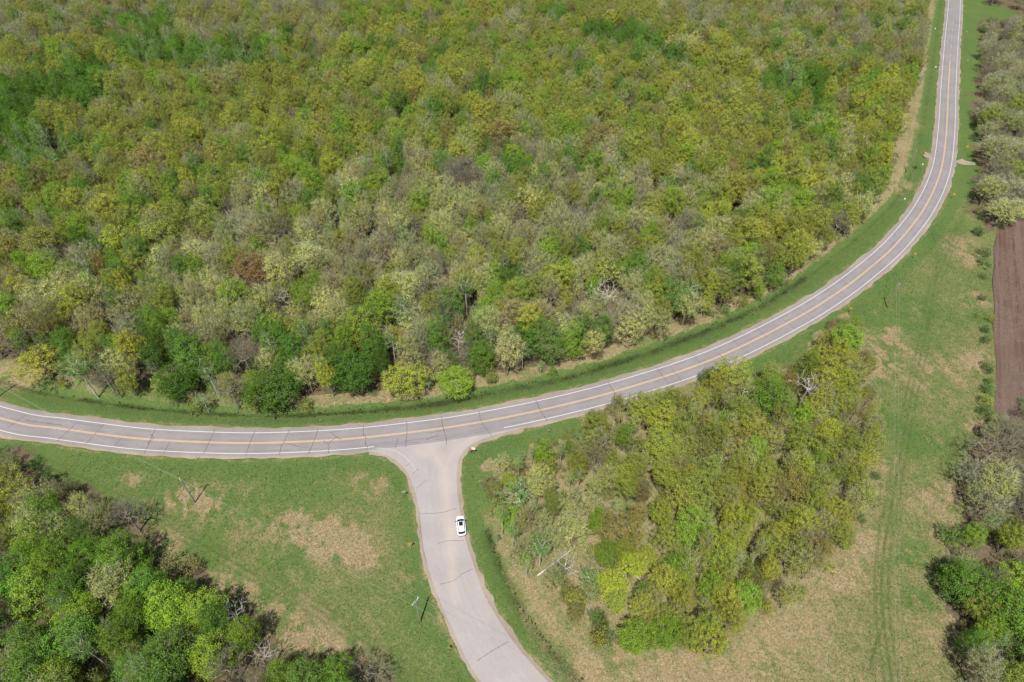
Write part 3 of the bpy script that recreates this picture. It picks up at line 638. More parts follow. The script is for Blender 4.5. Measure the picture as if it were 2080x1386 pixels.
# trees picked out one by one: crown centre in the photograph, crown half width in its pixels, height
named = [(355, 772, 42, 10, 'lush', 'deep', 'round dark green tree, leftmost of the three big dark ones along the forest front'),
 (562, 785, 54, 10, 'lush', 'deep', 'broad dark green tree, middle of the three big dark ones along the forest front'),
 (715, 757, 46, 12, 'lush', 'deep', 'tall dark green tree, rightmost of the three big dark ones along the forest front'),
 (82, 735, 40, 10, 'oak', 'gold', 'golden yellow-green tree at the left end of the forest front'),
 (520, 556, 38, 13, 'oak', 'rust', 'rust-brown round tree standing out in the left middle of the forest'),
 (925, 770, 34, 7, 'lush', 'lime', 'vivid lime-green small tree at the forest front above the junction'),
 (815, 770, 42, 9, 'oak', 'gold', 'golden-olive tree at the forest front, right of the tall dark green tree'),
 (1035, 345, 30, 13, 'lush', 'deep', 'narrow dark green tree in the middle of the forest'),
 (1010, 270, 36, 14, 'oak', 'brown', 'wide brown-olive tree in the upper middle of the forest'),
 (345, 1240, 46, 13, 'lush', 'lime', 'yellow-green tree in the middle of the lower left wood'),
 (245, 1140, 38, 13, 'lush', 'fresh', 'bright green tree at the field edge of the lower left wood'),
 (300, 1190, 36, 13, 'lush', 'fresh', 'bright green tree below the brightest one at the wood edge'),
 (412, 1235, 38, 12, 'lush', 'lime', 'yellow-green tree beside the field, right part of the lower left wood'),
 (430, 1335, 38, 11, 'lush', 'lime', 'yellow-green tree at the bottom of the lower left wood'),
 (260, 1050, 34, 10, 'bare', 'grey', 'leafless grey-brown spreading tree reaching out to the field'),
 (1245, 1190, 32, 8, 'lush', 'yellow', 'small bright yellow-green tree at the lower left of the grove'),
 (1290, 1290, 36, 9, 'lush', 'lime', 'lime-green tree at the bottom tip of the grove'),
 (1265, 1090, 42, 8, 'oak', 'brown', 'brown-budded tree in the clearing of the grove'),
 (1565, 805, 38, 12, 'lush', 'green', 'mid-green feathery tree at the top of the grove near the highway'),
 (1720, 690, 34, 12, 'oak', 'lime', 'tall pale green tree at the upper right tip of the grove'),
 (1345, 850, 34, 11, 'oak', 'gold', 'golden tree of the grove nearest the highway'),
 (1480, 760, 34, 12, 'oak', 'olive', 'olive-green tree whose top overlaps the highway edge line'),
 (1098, 970, 26, 9, 'oak', 'pale', 'pale cream-green tree near the left corner of the grove'),
 (1055, 1000, 34, 9, 'aspen', 'green', 'pale-stemmed green aspen at the left corner of the grove'),
 (1040, 1050, 26, 6, 'lush', 'lime', 'small lime-green tree at the left edge of the grove'),
 (2035, 300, 48, 11, 'sparse', 'willow', 'big grey-olive spreading tree beside the straight part of the highway'),
 (2040, 425, 40, 9, 'sparse', 'pale', 'pale spreading tree at the top corner of the ploughed field'),
 (2010, 915, 46, 10, 'bare', 'grey', 'wide bare grey tree just below the ploughed field'), (2068, 890, 40, 10, 'bare', 'grey', 'bare grey tree at the right edge below the ploughed field'), (2030, 985, 48, 10, 'sparse', 'willow', 'grey-olive spreading tree below the two bare grey ones at the right edge'),
 (1640, 790, 30, 11, 'dead', 'grey', 'white dead branched tree at the top of the grove'),
 (1229, 605, 36, 11, 'dead', 'grey', 'white dead forked tree in the right front part of the forest'),
 (575, 605, 17, 12, 'dead', 'grey', 'slim white dead tree below the rust-brown tree'),
 (930, 690, 26, 8, 'dead', 'grey', 'bleached dead tree just behind the forest front above the junction'),
 (497, 705, 28, 9, 'bare', 'pale', 'pale leafless tree left of centre near the forest front'),
 (930, 345, 34, 12, 'bare', 'grey', 'pale bare tree left of the narrow dark green tree'),
 (1175, 440, 16, 9, 'dead', 'grey', 'small white dead tree in the gap at the centre of the forest'),
 (480, 1245, 28, 10, 'dead', 'grey', 'white-limbed dead tree at the right end of the lower left wood'),
 (540, 1330, 28, 10, 'dead', 'grey', 'white-limbed tree at the bottom right of the lower left wood'),
 (745, 1375, 40, 7, 'bare', 'grey', 'low bare grey tree at the bottom edge beside the field'),
 (1150, 1150, 30, 5, 'dead', 'grey', 'tangle of bleached dead branches at the lower left of the grove')]
def world_of(px, py, zc):
    p = G(px, py, zc); return float(p[0]), float(p[1])
for px, py, rp_, hgt_, kind, tint, lab in named:
    zc = hgt_ * .6; x, y = world_of(px, py, zc); dep = PROJ(x, y, zc)[2]
    trees.append(dict(x=x, y=y, h=hgt_, R=rp_ * dep / F, kind=kind, tint=tint, lab=lab, reg='named', px=px, py=py))
NX = np.array([[t['x'], t['y'], t['R']] for t in trees])
def plant(reg, spacing, hr, rr_, keep=lambda px, py: 1.0, tol=5):
    pl = sils[reg]; w = np.array(gpoly(pl)); lo, hi = w.min(0) - 8, w.max(0) + 8
    if reg in ('forest', 'far'): hi[1] = min(hi[1], 560)
    gx = np.arange(lo[0], hi[0], spacing); gy = np.arange(lo[1], hi[1], spacing * .87); n0 = 0
    for j, yy in enumerate(gy):
        for xx in gx:
            x = xx + (j % 2) * spacing / 2 + tr.normal() * spacing * .2; y = yy + tr.normal() * spacing * .2
            if y < 8: continue
            h = tr.uniform(*hr); R = tr.uniform(*rr_) * (.72 + .56 * (h - hr[0]) / (hr[1] - hr[0])); zc = .6 * h
            px, py, dep = PROJ(x, y, zc)
            if px < -190 or px > 2290 or py < -75 or py > 1560: continue
            if tr.random() > keep(px, py): continue
            if len(NX) and np.any(np.hypot(NX[:, 0] - x, NX[:, 1] - y) < NX[:, 2] * .72 + R * .5): continue
            if tol != 5:
                if np.any(np.hypot(TX[:, 0] - x, TX[:, 1] - y) < TX[:, 2] * .75 + R * .75): continue
            z = zone(reg, px, py); kind, tint = pick(z, x, y) if tol == 5 else pick({'forest': 'edge' if py > 640 else z, 'grove': 'grove' if px > 1250 else 'grovew', 'wood': 'woodg'}.get(reg, z), x, y)
            if tol != 5 and kind in ('bare', 'dead'): kind = 'oak'
            if z in ('greens', 'deeps', 'bright'): R *= .8
            if kind == 'aspen': R *= .75; h *= 1.08
            qx = x + cx8[:, 0] * R * .72; qy = y + cx8[:, 1] * R * .72
            a, b_, _ = PROJ(qx, qy, zc + 0 * qx); c_, d_, _ = PROJ(np.array([x, x]), np.array([y, y]), np.array([h * .92, 1.0]))
            a = np.r_[a, c_]; b_ = np.r_[b_, d_]
            if not inpoly(a, b_, pl).all():
                # shrink once at the margin, so that the edge is full of smaller trees
                R *= .62; h *= .7; zc = .6 * h; qx = x + cx8[:, 0] * R * .82; qy = y + cx8[:, 1] * R * .82
                a, b_, _ = PROJ(qx, qy, zc + 0 * qx); c_, d_, _ = PROJ(np.array([x, x]), np.array([y, y]), np.array([h * .92, .5]))
                if not inpoly(np.r_[a, c_], np.r_[b_, d_], pl).all(): continue
            if reg == 'forest' and np.hypot(*(ditch - [x, y]).T).min() < R * .55 + 1.4 and px > 620: continue
            dr_ = abs(HW - [x, y]).sum(1).min()
            if dr_ < 7 and reg != 'grove': continue
            if R < 1.75 and kind in ('oak', 'lush', 'sparse'): kind = 'shrub'; h *= .8
            trees.append(dict(x=x, y=y, h=h, R=R, kind=kind, tint=tint, reg=reg, px=float(px), py=float(py), lab=None)); n0 += 1
    return n0
def thin(px, py):
    if ((px - 1260) / 130) ** 2 + ((py - 1085) / 95) ** 2 < 1: return .62
    return 1.0
n1_ = plant('forest', 4.9, (9.0, 15.5), (1.9, 3.9))
n2_ = plant('grove', 3.9, (8.0, 12.5), (1.6, 2.9), thin)
n3_ = plant('wood', 4.6, (9, 14.5), (1.9, 3.7))
n4_ = plant('hedge', 5.4, (6.5, 11.5), (2.4, 4.4), lambda a, b_: .82)
n5_ = plant('east', 4.8, (8, 12.5), (2.1, 3.9), lambda a, b_: .93)
for reg_, sp_, h_, r_ in (('forest', 3.4, (4.5, 8), (1.3, 2.3)), ('grove', 2.8, (3.5, 7.5), (1.2, 2.3)), ('wood', 2.8, (3.5, 7), (1.3, 2.3)), ('hedge', 3.6, (3, 6), (1.4, 2.4)), ('east', 3, (3, 6), (1.3, 2.3))):
    TX = np.array([[t['x'], t['y'], t['R']] for t in trees]); plant(reg_, sp_, h_, r_, lambda a, b_: (0.0 if reg_ == 'forest' and b_ < 150 else .9) * (.35 if reg_ == 'grove' and ((a - 1260) / 100) ** 2 + ((b_ - 1095) / 80) ** 2 < 1 else 1), tol=4)
n6_ = plant('far', 9, (6, 9), (3, 4), lambda a, b_: .8)
# hedge bushes along the field boundary
for px, py, rp_, hgt_, tint in ((2000, 512, 14, 3.0, 'deep'), (1998, 532, 12, 2.4, 'green'), (2002, 560, 8, 2, 'green'), (2004, 668, 9, 2.6, 'deep'), (2003, 690, 9, 2.4, 'deep'), (2008, 790, 13, 3, 'green'), (2004, 815, 14, 3.2, 'olive'), (1990, 470, 12, 3, 'deep'), (1988, 640, 6, 1.6, 'willow'),
      (1996, 603, 9, 2.2, 'green'), (2012, 645, 9, 2.4, 'olive'), (1999, 741, 8, 2.0, 'willow'), (2010, 752, 11, 2.8, 'deep'), (2009, 774, 8, 2.2, 'green'), (2002, 835, 15, 3.2, 'deep'), (1930, 1085, 24, 4.0, 'green'), (2000, 60, 10, 3, 'deep'), (1998, 90, 9, 3, 'willow'), (1862, 335, 5, 1.3, 'deep'), (350, 1160, 30, 4.5, 'brown'), (390, 1150, 18, 4, 'brown'), (130, 1010, 26, 5, 'brown')):
    x, y = world_of(px, py, hgt_ * .5); dep = PROJ(x, y, 0)[2]
    trees.append(dict(x=x, y=y, h=hgt_, R=rp_ * dep / F, kind='shrub', tint=tint, reg='bush', px=px, py=py, lab=None))

# which 300 show largest; the rest of the woodland is one mass
for t in trees:
    a, b_, dep = PROJ(t['x'], t['y'], .6 * t['h']); t['px'], t['py'] = float(a), float(b_)
    infr = -30 < a < 2110 and -30 < b_ < 1416; t['size'] = (t['R'] * F / dep if infr else 0) + (1000 if t['reg'] in ('named', 'bush') else 0)
    t['v'] = int(tr.integers(len(protos[t['kind']]))); t['rz'] = float(tr.uniform(0, 6.283)); t['hue'] = tr.normal(size=3)
trees.sort(key=lambda t: -t['size'])
near = trees[:300]; rest = trees[300:]
print('trees', len(trees), n1_, n2_, n3_, n4_, n5_, n6_)
def tint_of(t):
    c = np.array(T_[t['tint']]); v = 1 + .13 * t['hue'][0]
    c = c * [1.19, 1.31, .91] * np.clip(v, .7, 1.35) * [1 + .045 * t['hue'][1], 1, 1 + .12 * t['hue'][2]]
    return [float(q) for q in c]
KW = dict(oak='leafy_tree', lush='leafy_tree', sparse='thin_leaved_tree', bare='bare_tree', aspen='aspen_tree', dead='dead_tree', shrub='shrub')
CATW = dict(oak='tree', lush='tree', sparse='tree', bare='bare tree', aspen='aspen', dead='dead tree', shrub='shrub')
DESC = dict(oak='rounded tree', lush='leafy tree', sparse='thin-leafed tree', bare='leafless tree', aspen='slim aspen', dead='bleached dead tree', shrub='bush')
GRP = dict(forest='trees of the forest above the highway', grove='trees of the grove between the two roads', wood='trees of the lower left wood', hedge='trees east of the straight highway', east='trees below the ploughed field', far='trees at the far right meadow', bush='bushes along field edges and wood edges', named=None)
PLACE = dict(forest='of the forest front', grove='of the grove', wood='of lower left wood', hedge='of the highway belt', east='below the ploughed field', far='of the far right meadow')
ORD = ['first', 'second', 'third', 'fourth', 'fifth', 'sixth', 'seventh', 'eighth', 'ninth', 'tenth', 'eleventh', 'twelfth', 'thirteenth', 'fourteenth', 'fifteenth', 'sixteenth', 'seventeenth', 'eighteenth', 'nineteenth', 'twentieth']
def ordw(k): return ORD[k] if k < 20 else 'twenty-' + ORD[k - 20] if k < 29 else '%dth' % (k + 1)
# rows: inside each wood the trees are taken in bands from the near edge back, and counted from the left inside a band
for reg in PLACE:
    l = sorted([t for t in near if t['reg'] == reg], key=lambda t: -t['py'])
    per = 12 if reg != 'forest' else 16
    rows_ = [l[i:i + per] for i in range(0, len(l), per)]
    for ri, row in enumerate(rows_):
        rn = 'nearest row' if ri == 0 else ('farthest row' if ri == len(rows_) - 1 else ordw(ri) + ' row')
        for k, t in enumerate(sorted(row, key=lambda t: t['px'])):
            t['lab'] = '%s %s, %s from left in %s %s' % (WORD[t['tint']], DESC[t['kind']], ordw(k), rn, PLACE[reg])
bush_lab = ['dark green bush, higher of the two beside the top of the ploughed field', 'mid-green bush, lower of the two beside the top of the ploughed field', 'small green bush alone beside the upper ploughed field edge', 'dark bush halfway down the ploughed field edge, upper of two touching', 'dark bush halfway down the ploughed field edge, lower of two touching',
  'green bush near the bottom of the ploughed field edge', 'olive bush lowest along the ploughed field edge', 'dark bush below the pale spreading tree', 'tiny grey-olive bush in the dead grass beside the ploughed field', 'green bush standing free left of the lower right wood', 'dark bush highest along the far right tree belt', 'grey-olive bush second from top along the far right tree belt',
  'small dark bush by the power pole at the highway bend', 'brown-budded wide bush between tree shadows at the left field edge', 'brown-budded small bush right of the wide one at the left field edge', 'rusty brown bush at the top of the lower left wood']
bi = 0
for t in [q for q in trees if q['reg'] == 'bush']: pass
bl = {(round(px), round(py)): s for (px, py), s in zip([(2000, 512), (1998, 532), (2002, 560), (2004, 668), (2003, 690), (2008, 790), (2004, 815), (1990, 470), (1988, 640), (1930, 1085), (2000, 60), (1998, 90), (1862, 335), (350, 1160), (390, 1150), (130, 1010)], bush_lab)}
for t in near:
    if t['reg'] == 'bush':
        t['lab'] = min(bl.items(), key=lambda kv: abs(kv[0][0] - t['px']) + abs(kv[0][1] - t['py']) * 1.0)[1]
pl_ = sorted([t for t in near if t['reg'] == 'bush' and 1993 < t['px'] < 2020 and 495 < t['py'] < 850], key=lambda t: t['py'])
for k, t in enumerate(pl_):
    t['lab'] = '%s bush, %s from the top along the ploughed field edge' % (WORD[t['tint']], ordw(k))
for t in near:
    tm, cmh, pi, hh, rr = protos[t['kind']][t['v']]
    e = bpy.data.objects.new(KW[t['kind']], None); COL.objects.link(e); e.empty_display_size = .5
    gz = float(ground_z(t['x'], t['y'])) - .12
    e.location = (t['x'], t['y'], gz); e.rotation_euler = (0, 0, t['rz']); e.scale = (t['R'] / rr, t['R'] / rr, t['h'] / hh)
    tag(e, t['lab'], CATW[t['kind']], GRP.get(t['reg']))
    a = bpy.data.objects.new('trunk', tm); COL.objects.link(a); a.parent = e
    c = bpy.data.objects.new('crown', cmh); COL.objects.link(c); c.parent = e
    c['tint'] = tint_of(t); c.color = (*tint_of(t), 1)

# the rest: points carrying shape number, size, turn and tint, planted by geometry nodes as one object
def scatter(name, items, label, cat):
    n = len(items); me = bpy.data.meshes.new(name); me.vertices.add(n)
    me.vertices.foreach_set('co', np.array([(i[0], i[1], i[2]) for i in items], np.float32).ravel())
    for an, typ, key, arr in (('pi', 'INT', 'value', [i[3] for i in items]), ('rot', 'FLOAT_VECTOR', 'vector', np.array([(0, 0, i[4]) for i in items]).ravel()), ('scl', 'FLOAT_VECTOR', 'vector', np.array([(i[5], i[5], i[6]) for i in items]).ravel()),
                              ('tint', 'FLOAT_COLOR', 'color', np.array([(*i[7], 1) for i in items]).ravel())):
        a = me.attributes.new(an, typ, 'POINT'); a.data.foreach_set(key, np.array(arr, np.int32 if typ == 'INT' else np.float32))
    o = bpy.data.objects.new(name, me); COL.objects.link(o); tag(o, label, cat, kind='stuff')
    ng = bpy.data.node_groups.new(name + '_planting', 'GeometryNodeTree')
    ng.interface.new_socket('Geometry', in_out='INPUT', socket_type='NodeSocketGeometry'); ng.interface.new_socket('Geometry', in_out='OUTPUT', socket_type='NodeSocketGeometry')
    gi = ng.nodes.new('NodeGroupInput'); go = ng.nodes.new('NodeGroupOutput'); m2p = ng.nodes.new('GeometryNodeMeshToPoints'); iop = ng.nodes.new('GeometryNodeInstanceOnPoints'); ci = ng.nodes.new('GeometryNodeCollectionInfo')
    ci.inputs['Collection'].default_value = pcol; ci.inputs['Separate Children'].default_value = True; ci.inputs['Reset Children'].default_value = True
    def na(nm, t):
        q = ng.nodes.new('GeometryNodeInputNamedAttribute'); q.data_type = t; q.inputs[0].default_value = nm; return q.outputs[0]
    L = ng.links.new
    L(gi.outputs[0], m2p.inputs[0]); L(m2p.outputs[0], iop.inputs['Points']); L(ci.outputs[0], iop.inputs['Instance']); iop.inputs['Pick Instance'].default_value = True
    L(na('pi', 'INT'), iop.inputs['Instance Index']); L(na('rot', 'FLOAT_VECTOR'), iop.inputs['Rotation']); L(na('scl', 'FLOAT_VECTOR'), iop.inputs['Scale']); L(iop.outputs[0], go.inputs[0])
    md = o.modifiers.new('planting', 'NODES'); md.node_group = ng; return o
items = []
for t in rest:
    _, _, pi, hh, rr = protos[t['kind']][t['v']]
    items.append((t['x'], t['y'], float(ground_z(t['x'], t['y'])) - .12, pi, t['rz'], t['R'] / rr, t['h'] / hh, tint_of(t)))
scatter('far_woodland', items, 'mixed spring woodland beyond the nearest trees, olive, tan and green', 'woodland')
# understory
us = []
for reg, dens in (('forest', .020), ('grove', .035), ('wood', .03), ('hedge', .012), ('east', .02)):
    w = np.array(gpoly(sils[reg])); lo, hi = w.min(0), w.max(0); hi[1] = min(hi[1], 430); nn_ = int((hi - lo).prod() * dens); xy = tr.uniform(lo, hi, size=(nn_, 2))
    a, b_, _ = PROJ(xy[:, 0], xy[:, 1], np.full(nn_, 1.2)); ok = inpoly(a, b_, sils[reg]) & inpoly(*PROJ(xy[:, 0], xy[:, 1] - 1.5, np.full(nn_, .3))[:2], sils[reg]) & (a > -60) & (a < 2140) & (b_ > -40)
    for x, y in xy[ok]:
        v = int(tr.integers(4)); _, _, pi, hh, rr = protos['shrub'][v]; s = tr.uniform(.5, 1.15)
        tn = ['green', 'lime', 'olive', 'brown', 'tan', 'fresh'][int(tr.integers(6))]; c = [float(q) * .9 for q in T_[tn]]
        us.append((x, y, float(ground_z(x, y)) - .1, pi, tr.uniform(0, 6.28), s, s * tr.uniform(.6, 1.1), c))
scatter('undergrowth', us, 'low brush and saplings growing under the trees', 'undergrowth')
print('understory', len(us))

# ------------------------------------------------------------------ matted grass and ditch weeds (uncountable)
gr = np.random.default_rng(11)
def strands(name, P_, L_, W_, C_, label, cat, tilt=.18):
    n = len(P_); az = gr.uniform(0, 2 * math.pi, n); d = np.stack([np.cos(az), np.sin(az), gr.uniform(.02, tilt, n)], -1); s = np.stack([-np.sin(az), np.cos(az), 0 * az], -1)
    a = P_; e = P_ + d * L_[:, None]; m = (a + e) / 2 + s * (gr.normal(size=n) * .12 * L_)[:, None] + [0, 0, .05]
    V = np.stack([a - s * W_[:, None] * .5, a + s * W_[:, None] * .5, m + s * W_[:, None] * .5, e, m - s * W_[:, None] * .5], 1)
    me = npmesh(name, V.reshape(-1, 3), np.concatenate([np.arange(n)[:, None] * 5 + [0, 1, 2, 4], ]), M['vcol'], attrs={'col': np.repeat(np.column_stack([C_, np.ones(n)]), 5, 0)})
    # tips as triangles drawn as thin quads
    o = link(name, me); return tag(o, label, cat, kind='stuff')
n = 330000; xy = np.column_stack([gr.uniform(-105, 150, n), 36 + 150 * gr.random(n) ** 1.25])
a, b_, _ = PROJ(xy[:, 0], xy[:, 1], np.zeros(n)); ok = (a > -60) & (a < 2140) & (b_ > 380) & (b_ < 1460); xy = xy[ok]
iX = np.clip(np.searchsorted(xs, xy[:, 0]), 1, nx - 1); iY = np.clip(np.searchsorted(ys, xy[:, 1]), 1, ny - 1)
ok = (d_road[iY, iX] > 2.0) & (litter[iY, iX] < .6) & (trk[iY, iX] < .25); xy = xy[ok]; iX = iX[ok]; iY = iY[ok]; dv = dry[iY, iX]; wv = wet[iY, iX]; n = len(xy)
pr = np.clip((dv - .12) * 1.3, .02, .9); isd = gr.random(n) < pr
keep = isd | (gr.random(n) < .45); xy, isd, dv, iX, iY, wv = xy[keep], isd[keep], dv[keep], iX[keep], iY[keep], wv[keep]; n = len(xy)
tanc = np.array([.34, .275, .155]) * gr.uniform(.55, 1.25, (n, 1)) * [1, 1, 1]; grc = np.where(gr.random((n, 1)) < .5, [[.06, .12, .025]], [[.11, .15, .045]]) * gr.uniform(.6, 1.4, (n, 1))
cc = np.where(isd[:, None], tanc, grc)
strands('matted_grass', np.column_stack([xy, Z[iY, iX] + .05]), gr.uniform(.35, 1.1, n), gr.uniform(.03, .08, n), cc, 'flattened tan and green grass strands across the rough fields', 'grass')
# ditch weeds
P_ = []; 
for l, wdt, cnt in ((ditch, .6, 1.6), (ditch2, .4, 1.2)):
    for q in l:
        px, py, _ = PROJ(q[0], q[1], 0.)
        k = cnt * (2 if 640 < px < 1640 else (1 if px < 640 else .5)); m = int(k)
        if -60 < px < 2100 and -40 < py < 1450: P_.append(q + gr.normal(size=(m, 2)) * wdt)
P_ = np.concatenate(P_); gz = ground_z(P_[:, 0], P_[:, 1]); n = len(P_); V = []; C_ = []
base = np.column_stack([P_, gz]); K = 9; kk_ = fbm(base[:, 0] / 5, base[:, 1] / 5, 33) > .42; base = base[kk_]; B_ = np.repeat(base, K, 0); n2 = len(B_); az = gr.uniform(0, 6.283, n2); r = gr.uniform(.05, .4, n2); hgt_ = gr.uniform(.15, .55, n2)
e = B_ + np.stack([np.cos(az) * r, np.sin(az) * r, hgt_], -1); s = np.stack([-np.sin(az), np.cos(az), 0 * az], -1) * .07; mid = (B_ + e) / 2
Vq = np.stack([B_, mid + s, e, mid - s], 1); cw = np.where(gr.random((n2, 1)) < .6, [[.045, .085, .02]], [[.10, .10, .035]]) * gr.uniform(.5, 1.5, (n2, 1))
tag(link('ditch_weeds', npmesh('ditch_weeds', Vq.reshape(-1, 3), np.arange(n2 * 4).reshape(-1, 4), M['vcol'], attrs={'col': np.repeat(np.column_stack([cw, np.ones(n2)]), 4, 0)})), 'dark weeds growing along the wet ditches', 'weeds', kind='stuff')

# ------------------------------------------------------------------ utility poles and cables
M['pole_grey'] = mat_bark('weathered_pole_wood', (.17, .155, .14), (.30, .28, .26)); M['pole_brown'] = mat_bark('brown_pole_wood', (.22, .12, .06), (.36, .22, .13))
M['porcelain'] = mat_plain('white_insulator', (.75, .75, .72), .3, var=.04); M['galv'] = mat_plain('galvanised_steel', (.42, .43, .44), .45, metal=.6); M['cable'] = mat_plain('cable', (.38, .38, .36), .5)
def fit_h(base, top):
    g = G(*base); z = np.arange(3, 16, .05); a, b_, _ = PROJ(g[0] + 0 * z, g[1] + 0 * z, z); k = np.argmin(np.hypot(a - top[0], b_ - top[1])); return g, float(z[k])
poles = {}
def pole(key, g, h, label, brown=False, arms=True, az=0.0):
    z0 = float(ground_z(g[0], g[1])); e = empty('utility_pole', (g[0], g[1], z0), az, label, 'utility pole', 'wooden utility poles along the roads')
    m = MB(); zz = np.linspace(-.3, h, 9); m.tube([(0, 0, z) for z in zz], np.linspace(.17, .105, 9), 10)
    me = m.mesh('shaft', [M['pole_grey'], M['pole_brown']], True)
    if brown:
        for po in me.polygons: po.material_index = 1 if po.center.z < h * .52 else 0
    link('shaft', me, e)
    if arms:
        for s, z in ((-1, h - .1), (1, h - .75)):
            b = MB(); b.tube([(0, 0, z), (s * .35, 0, z + .12), (s * .95, 0, z + .2)], .045, 6); link('bracket_arm', b.mesh('bracket_arm', M['porcelain']), e)
            b = MB(); b.tube([(s * .95, 0, z + .18), (s * .95, 0, z + .26), (s * .95, 0, z + .30), (s * .95, 0, z + .38), (s * .95, 0, z + .42)], [.05, .09, .05, .09, .04], 8); link('insulator', b.mesh('insulator', M['porcelain'], True), e)
        att = [(-.95, h + .3), (.95, h - .35)]
    else:
        b = MB(); b.tube([(0, 0, h), (0, 0, h + .12), (0, 0, h + .16), (0, 0, h + .24), (0, 0, h + .27)], [.05, .09, .05, .08, .03], 8); link('insulator', b.mesh('insulator', M['porcelain'], True), e)
        b = MB(); b.tube([(.10, 0, h - 1.1), (.26, 0, h - 1.05)], .05, 6); link('cable_clamp', b.mesh('cable_clamp', M['galv']), e); att = [(0, h + .27), (.22, h - 1.05)]
    b = MB(); b.tube([(.0, -.14, .2), (0, -.13, h - 1.5)], .03, 5); link('ground_wire', b.mesh('ground_wire', M['galv']), e)
    c, s = math.cos(az), math.sin(az); poles[key] = [Vector((g[0] + c * dx, g[1] + s * dx, z0 + z)) for dx, z in att]
gA, hA = fit_h((854, 1263), (842, 1221)); gC, hC = fit_h((396.5, 1020.5), (366, 973)); gB, hB = fit_h((1800.7, 624), (1826, 576)); gD, hD = fit_h((1841, 348), (1862, 303)); gF, hF = fit_h((1866, 175), (1881, 141)); gE, hE = fit_h((1884, 62), (1895, 38))
dAC = gA - gC; azA = math.atan2(dAC[1], dAC[0]) + math.pi / 2
pole('A', gA, hA, 'grey utility pole with white bracket arms beside the pale side road', az=azA)
pole('C', gC, hC, 'weathered grey pole standing in the dead grass of the left field', arms=False, az=azA)
pole('A2', gA + dAC, hA, 'utility pole beyond the bottom edge past the side road', az=azA)
pole('C2', gC - dAC * 1.15, hC, 'utility pole beyond the left edge past the wood', arms=False, az=azA)
azB = math.atan2(*(gD - gB)[::-1]) + math.pi / 2
pole('B', gB, hB, 'two-tone utility pole with brown lower half right of the highway bend', brown=True, arms=False, az=azB)
pole('D', gD, hD, 'grey utility pole by the forest edge opposite the gravel field entrance', arms=False, az=azB)
pole('F', gF, hF, 'thin grey pole by the forest edge, second from the top of the photo', arms=False, az=azB)
pole('E', gE, hE, 'thin grey pole by the forest edge nearest the top of the photo', arms=False, az=azB)
w1_, w2_ = G(1792, 793, 8.4), G(1789.5, 874, 8.4); dw = (w2_ - w1_) / np.linalg.norm(w2_ - w1_); gB2 = gB + dw * 92
pole('B2', G(1786, 1440), hB, 'utility pole below the bottom edge at the end of the mown track', arms=False, az=azB)
def cable(a, b, label, sag=1.1, r=.010):
    m = MB(); t = np.linspace(0, 1, 24); A_, B_ = np.array(a), np.array(b); P = A_ + (B_ - A_) * t[:, None]; P[:, 2] -= 4 * sag * t * (1 - t); m.tube(P, r, 4)
    tag(link('power_cable', m.mesh('power_cable', M['cable'])), label, 'cable', 'cables strung between the utility poles')
for (p, q, l) in (('C', 'A', 'between the left field pole and the side road pole'), ('A', 'A2', 'crossing over the pale side road at the bottom edge'), ('C2', 'C', 'from the left field pole out over the left wood'), ('B', 'D', 'between the two-tone pole and the field entrance pole'), ('B', 'B2', 'running down the rough field along the mown track'), ('D', 'F', 'along the forest edge above the field entrance'), ('F', 'E', 'along the forest edge at the top of the photo')):
    cable(poles[p][0], poles[q][0], 'upper cable ' + l); cable(poles[p][1], poles[q][1], 'lower cable ' + l)

# ------------------------------------------------------------------ road signs and marker posts
M['sign_yellow'] = mat_plain('sign_yellow', (.85, .42, .02), .4, var=.04); M['sign_black'] = mat_plain('sign_black', (.02, .02, .02), .5); M['sign_red'] = mat_plain('sign_red', (.58, .03, .035), .4, var=.05)
M['sign_white'] = mat_plain('sign_white', (.82, .82, .82), .4, var=.03); M['sign_back'] = mat_plain('sign_back_aluminium', (.52, .56, .58), .4, metal=.3, var=.05); M['post'] = mat_plain('steel_post', (.12, .14, .12), .6)
def plate(outline, t=.012):
    """flat panel in the xz plane facing -y"""
    m = MB(); n = len(outline); v = [(x, -t / 2, z) for x, z in outline] + [(x, t / 2, z) for x, z in outline]
    m.add(v, [tuple(range(n))]); 
    m.f.append(tuple(range(2 * n - 1, n - 1, -1))); m.m.append(1)
    for i in range(n): m.f.append((i, i + n, (i + 1) % n + n, (i + 1) % n)); m.m.append(1)
    return m
def rect(w, h): return [(-w / 2, -h / 2), (w / 2, -h / 2), (w / 2, h / 2), (-w / 2, h / 2)]
def diam(s): return [(0, -s), (s, 0), (0, s), (-s, 0)]
def sign(px, py, face, zc, outline, mat, label, deco=None, cat='road sign', name='road_sign'):
    g = G(px, py, zc); z0 = float(ground_z(g[0], g[1])); e = empty(name, (g[0], g[1], z0), face, label, cat, 'road signs and marker posts')
    ph = zc - z0
    b = MB(); b.box((0, .035, ph / 2), (.06, .05, ph + .5)); link('post', b.mesh('post', M['post']), e)
    pl = link('panel', plate(outline).mesh('panel', [mat, M['sign_back']]), e); pl.location = (0, -.01, ph)
    if deco: deco(pl)
    return e
def text_on(parent, s, size, mat):
    cu = bpy.data.curves.new('lettering', 'FONT'); cu.body = s; cu.size = size; cu.align_x = 'CENTER'; cu.align_y = 'CENTER'; cu.extrude = .002; cu.materials.append(mat)
    o = bpy.data.objects.new('tmp', cu); COL.objects.link(o); bpy.context.view_layer.update()
    me = bpy.data.meshes.new_from_object(o.evaluated_get(bpy.context.evaluated_depsgraph_get())); bpy.data.objects.remove(o)
    t = link('lettering', me, parent); t.rotation_euler = (math.pi / 2, 0, 0); t.location = (0, -.012, 0)
    if not me.materials: me.materials.append(mat)
